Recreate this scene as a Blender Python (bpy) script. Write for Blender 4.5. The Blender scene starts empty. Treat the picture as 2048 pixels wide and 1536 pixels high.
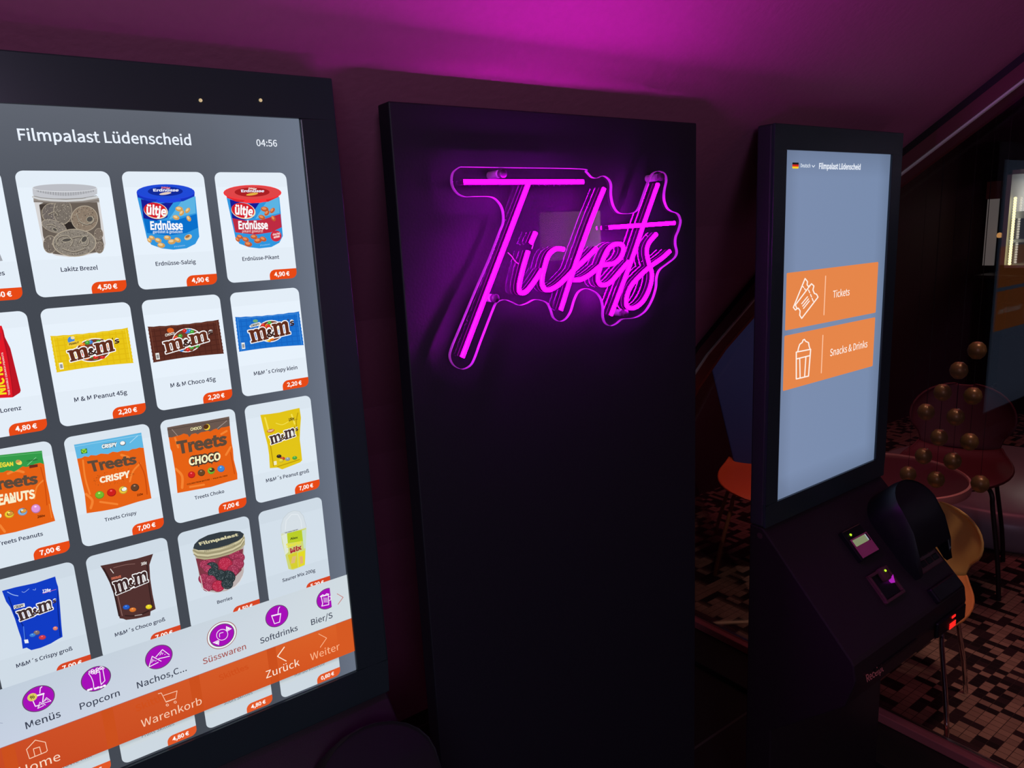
import bpy, bmesh, math, random, os
from mathutils import Vector, Matrix
from mathutils.geometry import tessellate_polygon
C = bpy.context.scene.collection
SC = bpy.context.scene
random.seed(7)

# ------------------------------------------------------------------ camera, world, lamps and fills, exposure
F_PX, HC = 1439.0, 1.48
RM = [[0.8053486410571198, 0.04941076471137838, -0.5907386415988777],
      [-0.15965056216008539, 0.9777791221618855, -0.1358664280324665],
      [0.5708986463019677, 0.2037315994021779, 0.7953415436500292]]
ax_r = Vector((RM[0][0], RM[0][2], -RM[0][1]))
ax_d = Vector((RM[1][0], RM[1][2], -RM[1][1]))
ax_f = Vector((RM[2][0], RM[2][2], -RM[2][1]))
cam = bpy.data.cameras.new('camera')
cam.sensor_width = 36.0
cam.lens = F_PX / 2048 * 36
cam.clip_start = 0.02
co = bpy.data.objects.new('camera', cam)
C.objects.link(co)
m = Matrix((ax_r, -ax_d, -ax_f)).transposed().to_4x4()
m.translation = (0, 0, HC)
co.matrix_world = m
SC.camera = co
SC.view_settings.view_transform = 'Standard'
SC.view_settings.look = 'None'
SC.view_settings.exposure = 0.0
SC.view_settings.gamma = 1.0
SC.view_settings.use_curve_mapping = False
SC.cycles.use_denoising = True
SC.cycles.max_bounces = 6
SC.cycles.transparent_max_bounces = 12

w = bpy.data.worlds.new('dim_foyer')
SC.world = w
w.use_nodes = True
w.node_tree.nodes['Background'].inputs[0].default_value = (0.5, 0.36, 0.8, 1)
w.node_tree.nodes['Background'].inputs[1].default_value = 0.02


def lamp(name, kind, loc, target, energy, col, size=0.3, spot=60, blend=0.6):
    l = bpy.data.lights.new(name, kind)
    l.energy = energy
    l.color = col
    if kind == 'AREA':
        l.size = size
    else:
        l.shadow_soft_size = size
    if kind == 'SPOT':
        l.spot_size = math.radians(spot)
        l.spot_blend = blend
    o = bpy.data.objects.new(name, l)
    C.objects.link(o)
    o.location = loc
    d = Vector(target) - Vector(loc)
    o.rotation_euler = d.to_track_quat('-Z', 'Y').to_euler()
    return o


lamp('foyer_wash_lamp', 'AREA', (0.9, -2.2, 1.5), (1.2, 1.0, 1.5), 1.2, (1.0, 0.34, 0.34), 1.4)
lamp('foyer_cool_fill', 'AREA', (-0.9, -1.3, 1.7), (0.45, 0.9, 1.1), 5.0, (0.72, 0.78, 1.0), 0.8)  # added cool fill on the left kiosk and board, no source known
lamp('lounge_ceiling_spot', 'SPOT', (2.15, 0.45, 2.5), (2.12, 0.86, 0.0), 46.0, (1.0, 0.62, 0.46), 0.12, 36, 0.9)
lamp('lounge_red_lamp', 'AREA', (3.6, 1.3, 2.6), (3.0, 1.2, 0.0), 8.0, (1.0, 0.22, 0.26), 1.2)
lamp('lounge_gap_fill', 'SPOT', (2.2, 1.15, 1.9), (2.45, 1.8, 0.4), 17.0, (1.0, 0.66, 0.5), 0.05, 84, 0.9)  # added fill to bring out the blue chair back behind the glass
lamp('camera_side_fill', 'AREA', (-0.2, -0.6, 1.72), (0.5, 1.1, 1.0), 3.2, (0.75, 0.55, 0.9), 0.2)  # added fill beside the camera, brightens the wall strip behind the gap
NEON_POWER = 84.0


# ------------------------------------------------------------------ projecting photo points on planes of the place
def ray(x, y):
    a, b = (x - 1024) / F_PX, (y - 768) / F_PX
    return ax_r * a + ax_d * b + ax_f


def on_plane(x, y, p0, n):
    d = ray(x, y)
    o = Vector((0, 0, HC))
    n = Vector(n)
    return o + d * (n.dot(Vector(p0) - o) / n.dot(d))


def onX(x, y, X): return on_plane(x, y, (X, 0, 0), (1, 0, 0))
def onY(x, y, Y): return on_plane(x, y, (0, Y, 0), (0, 1, 0))
def onZ(x, y, Z): return on_plane(x, y, (0, 0, Z), (0, 0, 1))


# ------------------------------------------------------------------ materials
def lin(c):
    return tuple((v / 255 / 12.92) if v / 255 <= 0.04045 else ((v / 255 + 0.055) / 1.055) ** 2.4 for v in c)


MATS = {}


def mat(name, col=(0.1, 0.1, 0.1), rough=0.5, metal=0.0, spec=0.5, bump=0.0, bscale=300.0, vary=0.0, emit=None, estr=0.0, coat=0.0):
    if name in MATS:
        return MATS[name]
    M = bpy.data.materials.new(name)
    M.use_nodes = True
    nt = M.node_tree
    b = nt.nodes['Principled BSDF']
    b.inputs['Base Color'].default_value = (*col, 1)
    b.inputs['Roughness'].default_value = rough
    b.inputs['Metallic'].default_value = metal
    b.inputs['Specular IOR Level'].default_value = spec
    if coat:
        b.inputs['Coat Weight'].default_value = coat
    if bump or vary:
        tc = nt.nodes.new('ShaderNodeTexCoord')
        nz = nt.nodes.new('ShaderNodeTexNoise')
        nz.inputs['Scale'].default_value = bscale
        nz.inputs['Detail'].default_value = 3
        nt.links.new(tc.outputs['Object'], nz.inputs['Vector'])
        if bump:
            bp = nt.nodes.new('ShaderNodeBump')
            bp.inputs['Strength'].default_value = bump
            bp.inputs['Distance'].default_value = 0.002
            nt.links.new(nz.outputs['Fac'], bp.inputs['Height'])
            nt.links.new(bp.outputs['Normal'], b.inputs['Normal'])
        if vary:
            mx = nt.nodes.new('ShaderNodeMixRGB')
            mx.inputs[1].default_value = (*[c * (1 - vary) for c in col], 1)
            mx.inputs[2].default_value = (*[min(1, c * (1 + vary)) for c in col], 1)
            nt.links.new(nz.outputs['Fac'], mx.inputs[0])
            nt.links.new(mx.outputs[0], b.inputs['Base Color'])
    if emit:
        b.inputs['Emission Color'].default_value = (*emit, 1)
        b.inputs['Emission Strength'].default_value = estr
    MATS[name] = M
    return M


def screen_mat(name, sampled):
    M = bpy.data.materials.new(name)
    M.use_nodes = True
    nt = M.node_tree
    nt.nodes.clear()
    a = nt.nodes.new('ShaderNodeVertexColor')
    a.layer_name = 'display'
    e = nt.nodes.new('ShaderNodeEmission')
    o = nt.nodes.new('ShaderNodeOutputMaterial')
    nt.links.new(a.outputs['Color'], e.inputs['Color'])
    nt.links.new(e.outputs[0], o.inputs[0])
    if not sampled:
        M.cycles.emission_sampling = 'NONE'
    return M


def clear_mat(name, tint, rough, refl, ior=1.45):
    M = bpy.data.materials.new(name)
    M.use_nodes = True
    nt = M.node_tree
    nt.nodes.clear()
    t = nt.nodes.new('ShaderNodeBsdfTransparent')
    t.inputs[0].default_value = (*tint, 1)
    g = nt.nodes.new('ShaderNodeBsdfGlossy')
    g.inputs['Roughness'].default_value = rough
    fr = nt.nodes.new('ShaderNodeFresnel')
    fr.inputs[0].default_value = ior
    mu = nt.nodes.new('ShaderNodeMath')
    mu.operation = 'MULTIPLY'
    mu.inputs[1].default_value = refl
    mx = nt.nodes.new('ShaderNodeMixShader')
    o = nt.nodes.new('ShaderNodeOutputMaterial')
    nt.links.new(fr.outputs[0], mu.inputs[0])
    nt.links.new(mu.outputs[0], mx.inputs[0])
    nt.links.new(t.outputs[0], mx.inputs[1])
    nt.links.new(g.outputs[0], mx.inputs[2])
    nt.links.new(mx.outputs[0], o.inputs[0])
    return M


def edge_mat(name, col):
    # polished acrylic edge: lets the light that runs inside the sheet out again
    M = bpy.data.materials.new(name)
    M.use_nodes = True
    nt = M.node_tree
    nt.nodes.clear()
    t = nt.nodes.new('ShaderNodeBsdfTranslucent')
    t.inputs[0].default_value = (*col, 1)
    d = nt.nodes.new('ShaderNodeBsdfDiffuse')
    d.inputs[0].default_value = (*col, 1)
    mx = nt.nodes.new('ShaderNodeMixShader')
    mx.inputs[0].default_value = 0.35
    o = nt.nodes.new('ShaderNodeOutputMaterial')
    nt.links.new(t.outputs[0], mx.inputs[1])
    nt.links.new(d.outputs[0], mx.inputs[2])
    nt.links.new(mx.outputs[0], o.inputs[0])
    return M


def tile_mat():
    M = bpy.data.materials.new('dark_floor_tile')
    M.use_nodes = True
    nt = M.node_tree
    b = nt.nodes['Principled BSDF']
    tc = nt.nodes.new('ShaderNodeTexCoord')
    br = nt.nodes.new('ShaderNodeTexBrick')
    br.offset = 0.0
    br.inputs['Color1'].default_value = (0.022, 0.014, 0.015, 1)
    br.inputs['Color2'].default_value = (0.018, 0.012, 0.013, 1)
    br.inputs['Mortar'].default_value = (0.09, 0.075, 0.07, 1)
    br.inputs['Scale'].default_value = 1.0
    br.inputs['Brick Width'].default_value = 0.6
    br.inputs['Row Height'].default_value = 0.6
    br.inputs['Mortar Size'].default_value = 0.004
    nt.links.new(tc.outputs['Object'], br.inputs['Vector'])
    nt.links.new(br.outputs['Color'], b.inputs['Base Color'])
    b.inputs['Roughness'].default_value = 0.5
    return M


def carpet_mat():
    M = bpy.data.materials.new('patterned_carpet')
    M.use_nodes = True
    nt = M.node_tree
    N, L = nt.nodes, nt.links
    b = N['Principled BSDF']
    tc = N.new('ShaderNodeTexCoord')

    def cells(sx, sy, seed):
        dv = N.new('ShaderNodeVectorMath')
        dv.operation = 'DIVIDE'
        dv.inputs[1].default_value = (sx, sy, 1)
        L.new(tc.outputs['Object'], dv.inputs[0])
        fl = N.new('ShaderNodeVectorMath')
        fl.operation = 'FLOOR'
        L.new(dv.outputs[0], fl.inputs[0])
        ad = N.new('ShaderNodeVectorMath')
        ad.operation = 'ADD'
        ad.inputs[1].default_value = (seed, seed * 1.7, 0.5)
        L.new(fl.outputs[0], ad.inputs[0])
        wn = N.new('ShaderNodeTexWhiteNoise')
        wn.noise_dimensions = '2D'
        L.new(ad.outputs[0], wn.inputs['Vector'])
        fr = N.new('ShaderNodeVectorMath')
        fr.operation = 'FRACTION'
        L.new(dv.outputs[0], fr.inputs[0])
        return wn.outputs['Value'], fr.outputs[0]

    v1, f1 = cells(0.052, 0.03, 3.0)
    v2, f2 = cells(0.026, 0.06, 11.0)
    mx = N.new('ShaderNodeMath')
    mx.operation = 'MINIMUM'
    L.new(v1, mx.inputs[0])
    L.new(v2, mx.inputs[1])
    rp = N.new('ShaderNodeValToRGB')
    rp.color_ramp.interpolation = 'CONSTANT'
    e = rp.color_ramp.elements
    e[0].color = (0.02, 0.012, 0.016, 1)
    e[1].position = 0.12
    e[1].color = (0.035, 0.018, 0.024, 1)
    x = e.new(0.26)
    x.color = (0.33, 0.21, 0.17, 1)
    x = e.new(0.55)
    x.color = (0.27, 0.17, 0.14, 1)
    L.new(mx.outputs[0], rp.inputs[0])
    # thin dark weave lines
    sp = N.new('ShaderNodeSeparateXYZ')
    v3, f3 = cells(0.026, 0.03, 1.0)
    L.new(f3, sp.inputs[0])
    lo = N.new('ShaderNodeMath')
    lo.operation = 'MINIMUM'
    L.new(sp.outputs[0], lo.inputs[0])
    L.new(sp.outputs[1], lo.inputs[1])
    gt = N.new('ShaderNodeMath')
    gt.operation = 'GREATER_THAN'
    gt.inputs[1].default_value = 0.06
    L.new(lo.outputs[0], gt.inputs[0])
    mul = N.new('ShaderNodeMixRGB')
    mul.blend_type = 'MIX'
    mul.inputs[1].default_value = (0.05, 0.03, 0.03, 1)
    L.new(gt.outputs[0], mul.inputs[0])
    L.new(rp.outputs[0], mul.inputs[2])
    L.new(mul.outputs[0], b.inputs['Base Color'])
    b.inputs['Roughness'].default_value = 0.95
    b.inputs['Specular IOR Level'].default_value = 0.1
    return M


M_CASE = mat('black_powder_coat', (0.03, 0.03, 0.04), 0.55, bump=0.15, bscale=900)
M_BEZ = mat('black_bezel_glass', (0.027, 0.046, 0.05), 0.3)
M_CONS = mat('black_console_panel', (0.02, 0.012, 0.017), 0.5, bump=0.1, bscale=900)
M_HOOD = mat('black_moulded_plastic', (0.004, 0.0045, 0.007), 0.42)
M_BOARD = mat('black_painted_board', (0.01, 0.0105, 0.018), 0.6, bump=0.2, bscale=250, vary=0.1)
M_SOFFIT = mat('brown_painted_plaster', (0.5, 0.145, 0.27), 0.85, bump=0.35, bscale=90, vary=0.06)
M_WALL = mat('maroon_lounge_wall', (0.06, 0.02, 0.03), 0.8, bump=0.2, bscale=60)
M_RAIL = mat('neon_tinted_rail', (0.7, 0.19, 0.22), 0.35, metal=0.2)  # bronze with the neon's pink reflection put into its base colour
M_RAILTOP = mat('dark_bronze_rail', (0.2, 0.06, 0.07), 0.45, metal=0.2)
M_STRIP = mat('polished_steel_strip', (0.75, 0.72, 0.7), 0.22, metal=1.0)
M_KERB = mat('black_kerb', (0.02, 0.016, 0.018), 0.5)
M_CHROME = mat('chrome', (0.8, 0.78, 0.78), 0.12, metal=1.0)
M_YEL = mat('yellow_moulded_shell', (0.6, 0.42, 0.12), 0.5)
M_ORSEAT = mat('amber_seat_shell', (0.75, 0.28, 0.09), 0.5)
M_RED = mat('red_moulded_shell', (0.09, 0.006, 0.014), 0.55)
M_ORRED = mat('orange_red_seat', (0.75, 0.1, 0.03), 0.5)
M_BLUE = mat('blue_fabric', (0.04, 0.075, 0.34), 0.9, bump=0.3, bscale=400)
M_WOOD = mat('brown_wood_leg', (0.25, 0.11, 0.05), 0.45, vary=0.3, bscale=30)
M_TABLE = mat('dark_red_table_top', (0.09, 0.02, 0.035), 0.3)
M_TRIM = mat('pink_table_rim', (0.5, 0.2, 0.2), 0.4)
M_GREY = mat('grey_upholstery_vinyl', (0.36, 0.34, 0.38), 0.3)
M_DARK = mat('dark_metal', (0.03, 0.025, 0.028), 0.4, metal=0.5)
M_COUNTER = mat('brown_counter_band', (0.3, 0.13, 0.1), 0.6, vary=0.1, bscale=8)
M_GOLD = mat('gold_glass_bulb', (0.16, 0.09, 0.035), 0.35, metal=0.4, emit=(1.0, 0.55, 0.2), estr=0.005)
M_FLOOR, M_CARPET = tile_mat(), carpet_mat()
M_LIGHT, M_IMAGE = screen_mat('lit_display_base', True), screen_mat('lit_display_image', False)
M_GLASS = clear_mat('partition_glass', (0.93, 0.9, 0.92), 0.0, 0.8)
M_ACR = clear_mat('clear_acrylic', (0.97, 0.97, 0.97), 0.01, 0.06)
M_EDGE = edge_mat('acrylic_edge', (0.9, 0.5, 0.9))
M_NEON = mat('neon_silicone', (0.5, 0.02, 0.5), 0.4, emit=(0.75, 0.0001, 1.0), estr=NEON_POWER)
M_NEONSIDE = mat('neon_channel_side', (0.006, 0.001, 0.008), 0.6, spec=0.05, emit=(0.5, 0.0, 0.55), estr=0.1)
M_LEAK = mat('neon_base_leak', (0.2, 0.0, 0.2), 0.4, emit=(1.0, 0.0, 0.9), estr=0.45)
M_GREEN = mat('green_led', (0.3, 0.5, 0.05), 0.4, emit=(0.55, 1.0, 0.02), estr=1.1)
M_REDLED = mat('red_led', (0.5, 0.02, 0.02), 0.4, emit=(1.0, 0.02, 0.015), estr=1.0)
M_WHITELED = mat('warm_white_led', (0.9, 0.9, 0.7), 0.4, emit=(1.0, 0.95, 0.5), estr=1.4)


# ------------------------------------------------------------------ mesh helpers
class MB:
    def __init__(self):
        self.v, self.f, self.mi = [], [], []

    def add(self, vs, fs, mi=0):
        n = len(self.v)
        self.v += [tuple(p) for p in vs]
        self.f += [tuple(i + n for i in f) for f in fs]
        self.mi += [mi] * len(fs)
        return self

    def box(self, x0, x1, y0, y1, z0, z1, mi=0):
        return self.add([(x0, y0, z0), (x1, y0, z0), (x1, y1, z0), (x0, y1, z0), (x0, y0, z1), (x1, y0, z1), (x1, y1, z1), (x0, y1, z1)],
                        [(3, 2, 1, 0), (4, 5, 6, 7), (0, 1, 5, 4), (1, 2, 6, 5), (2, 3, 7, 6), (3, 0, 4, 7)], mi)

    def prism_x(self, prof, x0, x1, mi=0):
        n = len(prof)
        vs = [(x0, y, z) for y, z in prof] + [(x1, y, z) for y, z in prof]
        fs = [(i, (i + 1) % n, (i + 1) % n + n, i + n) for i in range(n)]
        tri = tessellate_polygon([[Vector((y, z, 0)) for y, z in prof]])
        fs += [tuple(t) for t in tri] + [tuple(i + n for i in reversed(t)) for t in tri]
        return self.add(vs, fs, mi)

    def tube(self, path, r, seg=10, mi=0, caps=True):
        P = [Vector(p) for p in path]
        n = len(P)
        R = r if isinstance(r, (list, tuple)) else [r] * n
        up = None
        rings = []
        for i in range(n):
            t = (P[min(i + 1, n - 1)] - P[max(i - 1, 0)]).normalized()
            if up is None:
                a = Vector((0, 0, 1)) if abs(t.z) < 0.9 else Vector((1, 0, 0))
                up = (a - t * a.dot(t)).normalized()
            else:
                up = (up - t * up.dot(t)).normalized()
            s = t.cross(up)
            rings.append([P[i] + (up * math.cos(2 * math.pi * k / seg) + s * math.sin(2 * math.pi * k / seg)) * R[i] for k in range(seg)])
        vs = [p for g in rings for p in g]
        fs = [(i * seg + k, i * seg + (k + 1) % seg, (i + 1) * seg + (k + 1) % seg, (i + 1) * seg + k) for i in range(n - 1) for k in range(seg)]
        if caps:
            fs += [tuple(range(seg))[::-1], tuple((n - 1) * seg + k for k in range(seg))]
        return self.add(vs, fs, mi)

    def lathe(self, prof, c=(0, 0, 0), seg=40, mi=0):
        n = len(prof)
        vs = [(c[0] + r * math.cos(2 * math.pi * k / seg), c[1] + r * math.sin(2 * math.pi * k / seg), c[2] + z) for k in range(seg) for r, z in prof]
        fs = [(k * n + i, ((k + 1) % seg) * n + i, ((k + 1) % seg) * n + i + 1, k * n + i + 1) for k in range(seg) for i in range(n - 1)]
        return self.add(vs, fs, mi)

    def build(self, name, mats, parent=None, smooth=False, bevel=0.0, seg=2):
        me = bpy.data.meshes.new(name)
        me.from_pydata(self.v, [], self.f)
        mats = mats if isinstance(mats, (list, tuple)) else [mats]
        for M in mats:
            me.materials.append(M)
        me.polygons.foreach_set('material_index', self.mi)
        bm = bmesh.new()
        bm.from_mesh(me)
        bmesh.ops.remove_doubles(bm, verts=bm.verts, dist=1e-6)
        bmesh.ops.recalc_face_normals(bm, faces=bm.faces)
        if bevel:
            ed = [e for e in bm.edges if len(e.link_faces) == 2 and e.calc_face_angle(0) > 0.5]
            bmesh.ops.bevel(bm, geom=ed, offset=bevel, segments=seg, profile=0.5, affect='EDGES')
        for f in bm.faces:
            f.smooth = smooth
        bm.to_mesh(me)
        bm.free()
        if smooth:
            try:
                me.set_sharp_from_angle(angle=math.radians(40))
            except Exception:
                pass
        o = bpy.data.objects.new(name, me)
        C.objects.link(o)
        if parent:
            o.parent = parent
        return o


def tag(o, label=None, cat=None, group=None, kind=None):
    for k, v in (('label', label), ('category', cat), ('group', group), ('kind', kind)):
        if v:
            o[k] = v
    return o


def thing(name, label, cat, loc=(0, 0, 0), rotz=0.0, group=None):
    o = bpy.data.objects.new(name, None)
    o.empty_display_size = 0.05
    C.objects.link(o)
    o.location = loc
    o.rotation_euler = (0, 0, rotz)
    return tag(o, label, cat, group)


def struct(o):
    o['kind'] = 'structure'
    return o


def smooth_path(pts, n=6):
    # Catmull-Rom through the points
    P = [Vector((*p, 0)) if len(p) == 2 else Vector(p) for p in pts]
    out = []
    for i in range(len(P) - 1):
        a, b, c, d = P[max(i - 1, 0)], P[i], P[i + 1], P[min(i + 2, len(P) - 1)]
        for k in range(n):
            t = k / n
            out.append(0.5 * ((2 * b) + (c - a) * t + (2 * a - 5 * b + 4 * c - d) * t * t + (3 * b - a - 3 * c + d) * t ** 3))
    out.append(P[-1])
    return out


# ------------------------------------------------------------------ room shell
RX = 1.955                                          # glazed partition on the right
SOF = [(-2.6, 4.0), (0.0, 2.25), (0.672, 1.806), (0.905, 1.645), (1.15, 1.475), (1.33, 1.326), (1.545, 1.095), (1.66, 0.94), (1.75, 0.78), (1.81, 0.62), (1.845, 0.45), (1.86, 0.25), (1.862, 0.0)]
up = [(y + 0.1, z + 0.12) for y, z in reversed(SOF[:-4])]
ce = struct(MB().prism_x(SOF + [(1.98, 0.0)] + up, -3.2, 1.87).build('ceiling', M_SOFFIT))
struct(MB().box(-3.2, 1.765, -4.5, 1.98, -0.06, 0.0).build('floor', M_FLOOR))
struct(MB().box(-3.2, RX + 0.04, 1.985, 2.05, 0.0, 1.4).build('wall_back', M_WALL))
struct(MB().box(-3.3, -3.2, -4.5, 1.98, 0.0, 4.1).build('wall_left', M_WALL))
struct(MB().box(1.765, RX + 0.03, 0.1, 1.98, -0.06, 0.018).build('trim_1', M_KERB, bevel=0.004))
struct(MB().box(RX + 0.03, 7.0, -3.6, 6.0, -0.06, 0.0).build('floor', M_CARPET))
struct(MB().box(1.765, RX + 0.03, -4.5, 0.1, -0.06, 0.0).build('floor', M_FLOOR))
struct(MB().box(7.0, 7.1, -3.6, 6.0, 0.0, 3.2).build('wall_right', M_WALL))
struct(MB().box(RX + 0.03, 7.0, 2.5, 2.6, 0.0, 3.2).build('wall_far', M_WALL))
struct(MB().box(RX + 0.03, 7.0, -3.6, 6.0, 3.2, 3.3).build('ceiling', M_WALL))

# the glazed partition: bottom rail, sloped top rail, pane
win = struct(bpy.data.objects.new('window_1', None))
C.objects.link(win)
win.location = (RX, 0.1, 0.018)


def wloc(pts):
    return [(a[0] - RX, a[1] - 0.1, a[2] - 0.018) for a in pts]


b = MB()
b.box(-0.03, 0.012, 0.0, 1.88, 0.0, 0.028)
b.build('bottom_rail', M_RAIL, win, bevel=0.003)
b = MB()
b.box(-0.006, 0.006, 0.0, 1.76, 0.029, 0.033)
b.build('glazing_bead', M_STRIP, win)
slope = [p for p in SOF if 0.0 < p[0] < 1.85]
slope = [(0.1, 2.185)] + slope
outer = [(y, z) for y, z in slope]


def offs(poly, d):
    r = []
    for i, (y, z) in enumerate(poly):
        a, c = poly[max(i - 1, 0)], poly[min(i + 1, len(poly) - 1)]
        t = Vector((c[0] - a[0], c[1] - a[1])).normalized()
        r.append((y + t.y * d, z - t.x * d))
    return r


for nm, d0, d1, x0, x1, M in (('shadow_gap', 0.0, 0.018, -0.085, 0.02, M_KERB), ('sloped_rail', 0.018, 0.046, -0.09, 0.02, M_RAILTOP), ('glazing_bead', 0.0465, 0.051, -0.085, -0.075, mat('glint_white_bead', (0.9, 0.86, 0.8), 0.5))):  # pale bead colour stands in for a lamp's glint on the metal
    A, B = offs(outer, d0), offs(outer, d1)
    b = MB()
    prof = wloc([(0, y, z) for y, z in A]), wloc([(0, y, z) for y, z in B])
    b.prism_x([(p[1], p[2]) for p in prof[0]] + [(p[1], p[2]) for p in reversed(prof[1])], x0, x1)
    b.build(nm, M, win)
B = offs(outer, 0.04)
pane = [(p[1], p[2]) for p in wloc([(0, y, z) for y, z in B])]
b = MB()
b.prism_x([(0.0, 0.025), (1.76, 0.025)] + list(reversed(pane)), -0.003, 0.003)
b.build('glass_pane', M_GLASS, win)
b = MB()
b.box(-0.02, 0.02, -0.03, 0.0, -0.05, 2.1)
b.build('end_post', M_RAIL, win)


# ------------------------------------------------------------------ lit display drawing
FONT = None
for fn in ('Noto Sans CJK Regular.woff2', 'Inter.woff2'):
    try:
        FONT = bpy.data.fonts.load(os.path.join(bpy.utils.system_resource('DATAFILES', path='fonts'), fn))
        break
    except Exception:
        FONT = None
_glyph = {}


def glyphs(s, bold=0.0):
    k = (s, bold)
    if k in _glyph:
        return _glyph[k]
    cu = bpy.data.curves.new('lettering', 'FONT')
    cu.body = s
    if FONT:
        cu.font = FONT
    cu.offset = bold
    cu.resolution_u = 3
    cu.fill_mode = 'FRONT'
    ob = bpy.data.objects.new('lettering', cu)
    C.objects.link(ob)
    dg = bpy.context.evaluated_depsgraph_get()
    me = bpy.data.meshes.new_from_object(ob.evaluated_get(dg))
    vs = [(v.co.x, v.co.y) for v in me.vertices]
    fs = [tuple(p.vertices) for p in me.polygons]
    bpy.data.objects.remove(ob)
    bpy.data.curves.remove(cu)
    bpy.data.meshes.remove(me)
    x0 = min(v[0] for v in vs)
    x1 = max(v[0] for v in vs)
    _glyph[k] = ([((v[0] - x0), v[1]) for v in vs], fs, x1 - x0)
    return _glyph[k]


CAP = max(v[1] for v in glyphs('H')[0])


def bil(fr):
    (ax, ay), (bx, by), (cx, cy), (dx, dy) = fr       # TL TR BR BL

    def f(x, y):
        return (ax * (1 - x) * (1 - y) + bx * x * (1 - y) + cx * x * y + dx * (1 - x) * y,
                ay * (1 - x) * (1 - y) + by * x * (1 - y) + cy * x * y + dy * (1 - x) * y)
    return f


class Pic:
    """Flat lit picture on a display: shapes stacked a hair apart, u right and v down from the display's corner."""
    EPS = 0.000022

    def __init__(self, uv, base=0.0):
        self.uv, self.z = uv, base
        self.v, self.f, self.c, self.mi = [], [], [], []

    def _put(self, vs, fs, cols, mi=1):
        self.z += self.EPS
        n = len(self.v)
        self.v += [(u, -self.z, -v) for u, v in vs]
        self.f += [tuple(i + n for i in f) for f in fs]
        self.c += cols
        self.mi += [mi] * len(fs)

    def poly_uv(self, pts, col, mi=1):
        tri = tessellate_polygon([[Vector((p[0], p[1], 0)) for p in pts]])
        cols = [lin(c) for c in col] if isinstance(col[0], (tuple, list)) else [lin(col)] * len(pts)
        self._put(pts, [tuple(t) for t in tri], cols, mi)
        return self

    def poly(self, pts, col, mi=1):
        return self.poly_uv([self.uv(*p) for p in pts], col, mi)

    def rrect_uv(self, u0, u1, v0, v1, r, col, mi=1):
        rr = r if isinstance(r, (list, tuple)) else [r] * 4      # TL TR BR BL
        pts = []
        for (cx, cy, a), q in zip(((u0, v0, 180), (u1, v0, 270), (u1, v1, 0), (u0, v1, 90)), rr):
            if q == 0:
                pts.append((cx, cy))
                continue
            ox, oy = cx + (q if cx == u0 else -q), cy + (q if cy == v0 else -q)
            pts += [(ox + q * math.cos(math.radians(a + t)), oy + q * math.sin(math.radians(a + t))) for t in range(0, 91, 15)]
        if isinstance(col[0], (tuple, list)):
            col = [tuple(col[0][k] + (col[1][k] - col[0][k]) * (p[1] - v0) / (v1 - v0) for k in range(3)) for p in pts]
        return self.poly_uv(pts, col, mi)

    def ell(self, cx, cy, rx, ry, col, rot=0.0, n=28):
        c, s = math.cos(math.radians(rot)), math.sin(math.radians(rot))
        return self.poly([(cx + rx * math.cos(t) * c - ry * math.sin(t) * s, cy + rx * math.cos(t) * s + ry * math.sin(t) * c)
                          for t in [2 * math.pi * k / n for k in range(n)]], col)

    def circ_uv(self, u, v, r, col, n=40):
        return self.poly_uv([(u + r * math.cos(2 * math.pi * k / n), v + r * math.sin(2 * math.pi * k / n)) for k in range(n)], col)

    def _stroke(self, pts, wd, col, closed, f):
        if closed:
            pts = pts + [pts[0]]
        vs, fs = [], []
        for i in range(len(pts) - 1):
            a, b = Vector(pts[i][:2]), Vector(pts[i + 1][:2])
            d = b - a
            if d.length < 1e-9:
                continue
            nrm = Vector((-d.y, d.x)).normalized() * wd / 2
            k = len(vs)
            vs += [a + nrm, b + nrm, b - nrm, a - nrm]
            fs.append((k, k + 1, k + 2, k + 3))
            k = len(vs)
            vs += [b + Vector((math.cos(t * math.pi / 4), math.sin(t * math.pi / 4))) * wd / 2 for t in range(8)]
            fs.append(tuple(range(k, k + 8)))
        a = Vector(pts[0][:2])
        k = len(vs)
        vs += [a + Vector((math.cos(t * math.pi / 4), math.sin(t * math.pi / 4))) * wd / 2 for t in range(8)]
        fs.append(tuple(range(k, k + 8)))
        vs = [f(p.x, p.y) for p in vs]
        self._put(vs, fs, [lin(col)] * len(vs))
        return self

    def line(self, pts, wd, col, closed=False):
        return self._stroke(pts, wd, col, closed, self.uv)

    def line_uv(self, pts, wd, col, closed=False):
        return self._stroke(pts, wd, col, closed, lambda x, y: (x, y))

    def text_uv(self, s, u, v, width, col, bold=0.0, tall=1.0):
        vs, fs, wd = glyphs(s, bold)
        k = width / wd
        self._put([(u + x * k, v - y * k * tall) for x, y in vs], fs, [lin(col)] * len(vs))
        return self

    def text(self, s, pl, pr, col, bold=0.0, tall=1.0):
        a, b = self.uv(*pl), self.uv(*pr)
        return self.text_uv(s, a[0], (a[1] + b[1]) / 2, b[0] - a[0], col, bold, tall)

    def ftext(self, s, fr, col, bold=0.0):
        vs, fs, wd = glyphs(s, bold)
        g = bil(fr)
        self._put([self.uv(*g(x / wd, 1 - y / CAP)) for x, y in vs], fs, [lin(col)] * len(vs))
        return self

    def build(self, name, parent):
        me = bpy.data.meshes.new(name)
        me.from_pydata(self.v, [], self.f)
        me.materials.append(M_LIGHT)
        me.materials.append(M_IMAGE)
        me.polygons.foreach_set('material_index', self.mi)
        at = me.color_attributes.new('display', 'FLOAT_COLOR', 'POINT')
        at.data.foreach_set('color', [x for c in self.c for x in (*c, 1.0)])
        o = bpy.data.objects.new(name, me)
        C.objects.link(o)
        o.parent = parent
        return o


def Z(ox, oy, s):
    def f(*pts):
        r = [(ox + a * s, oy + b * s) for a, b in pts]
        return r
    return f


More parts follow.
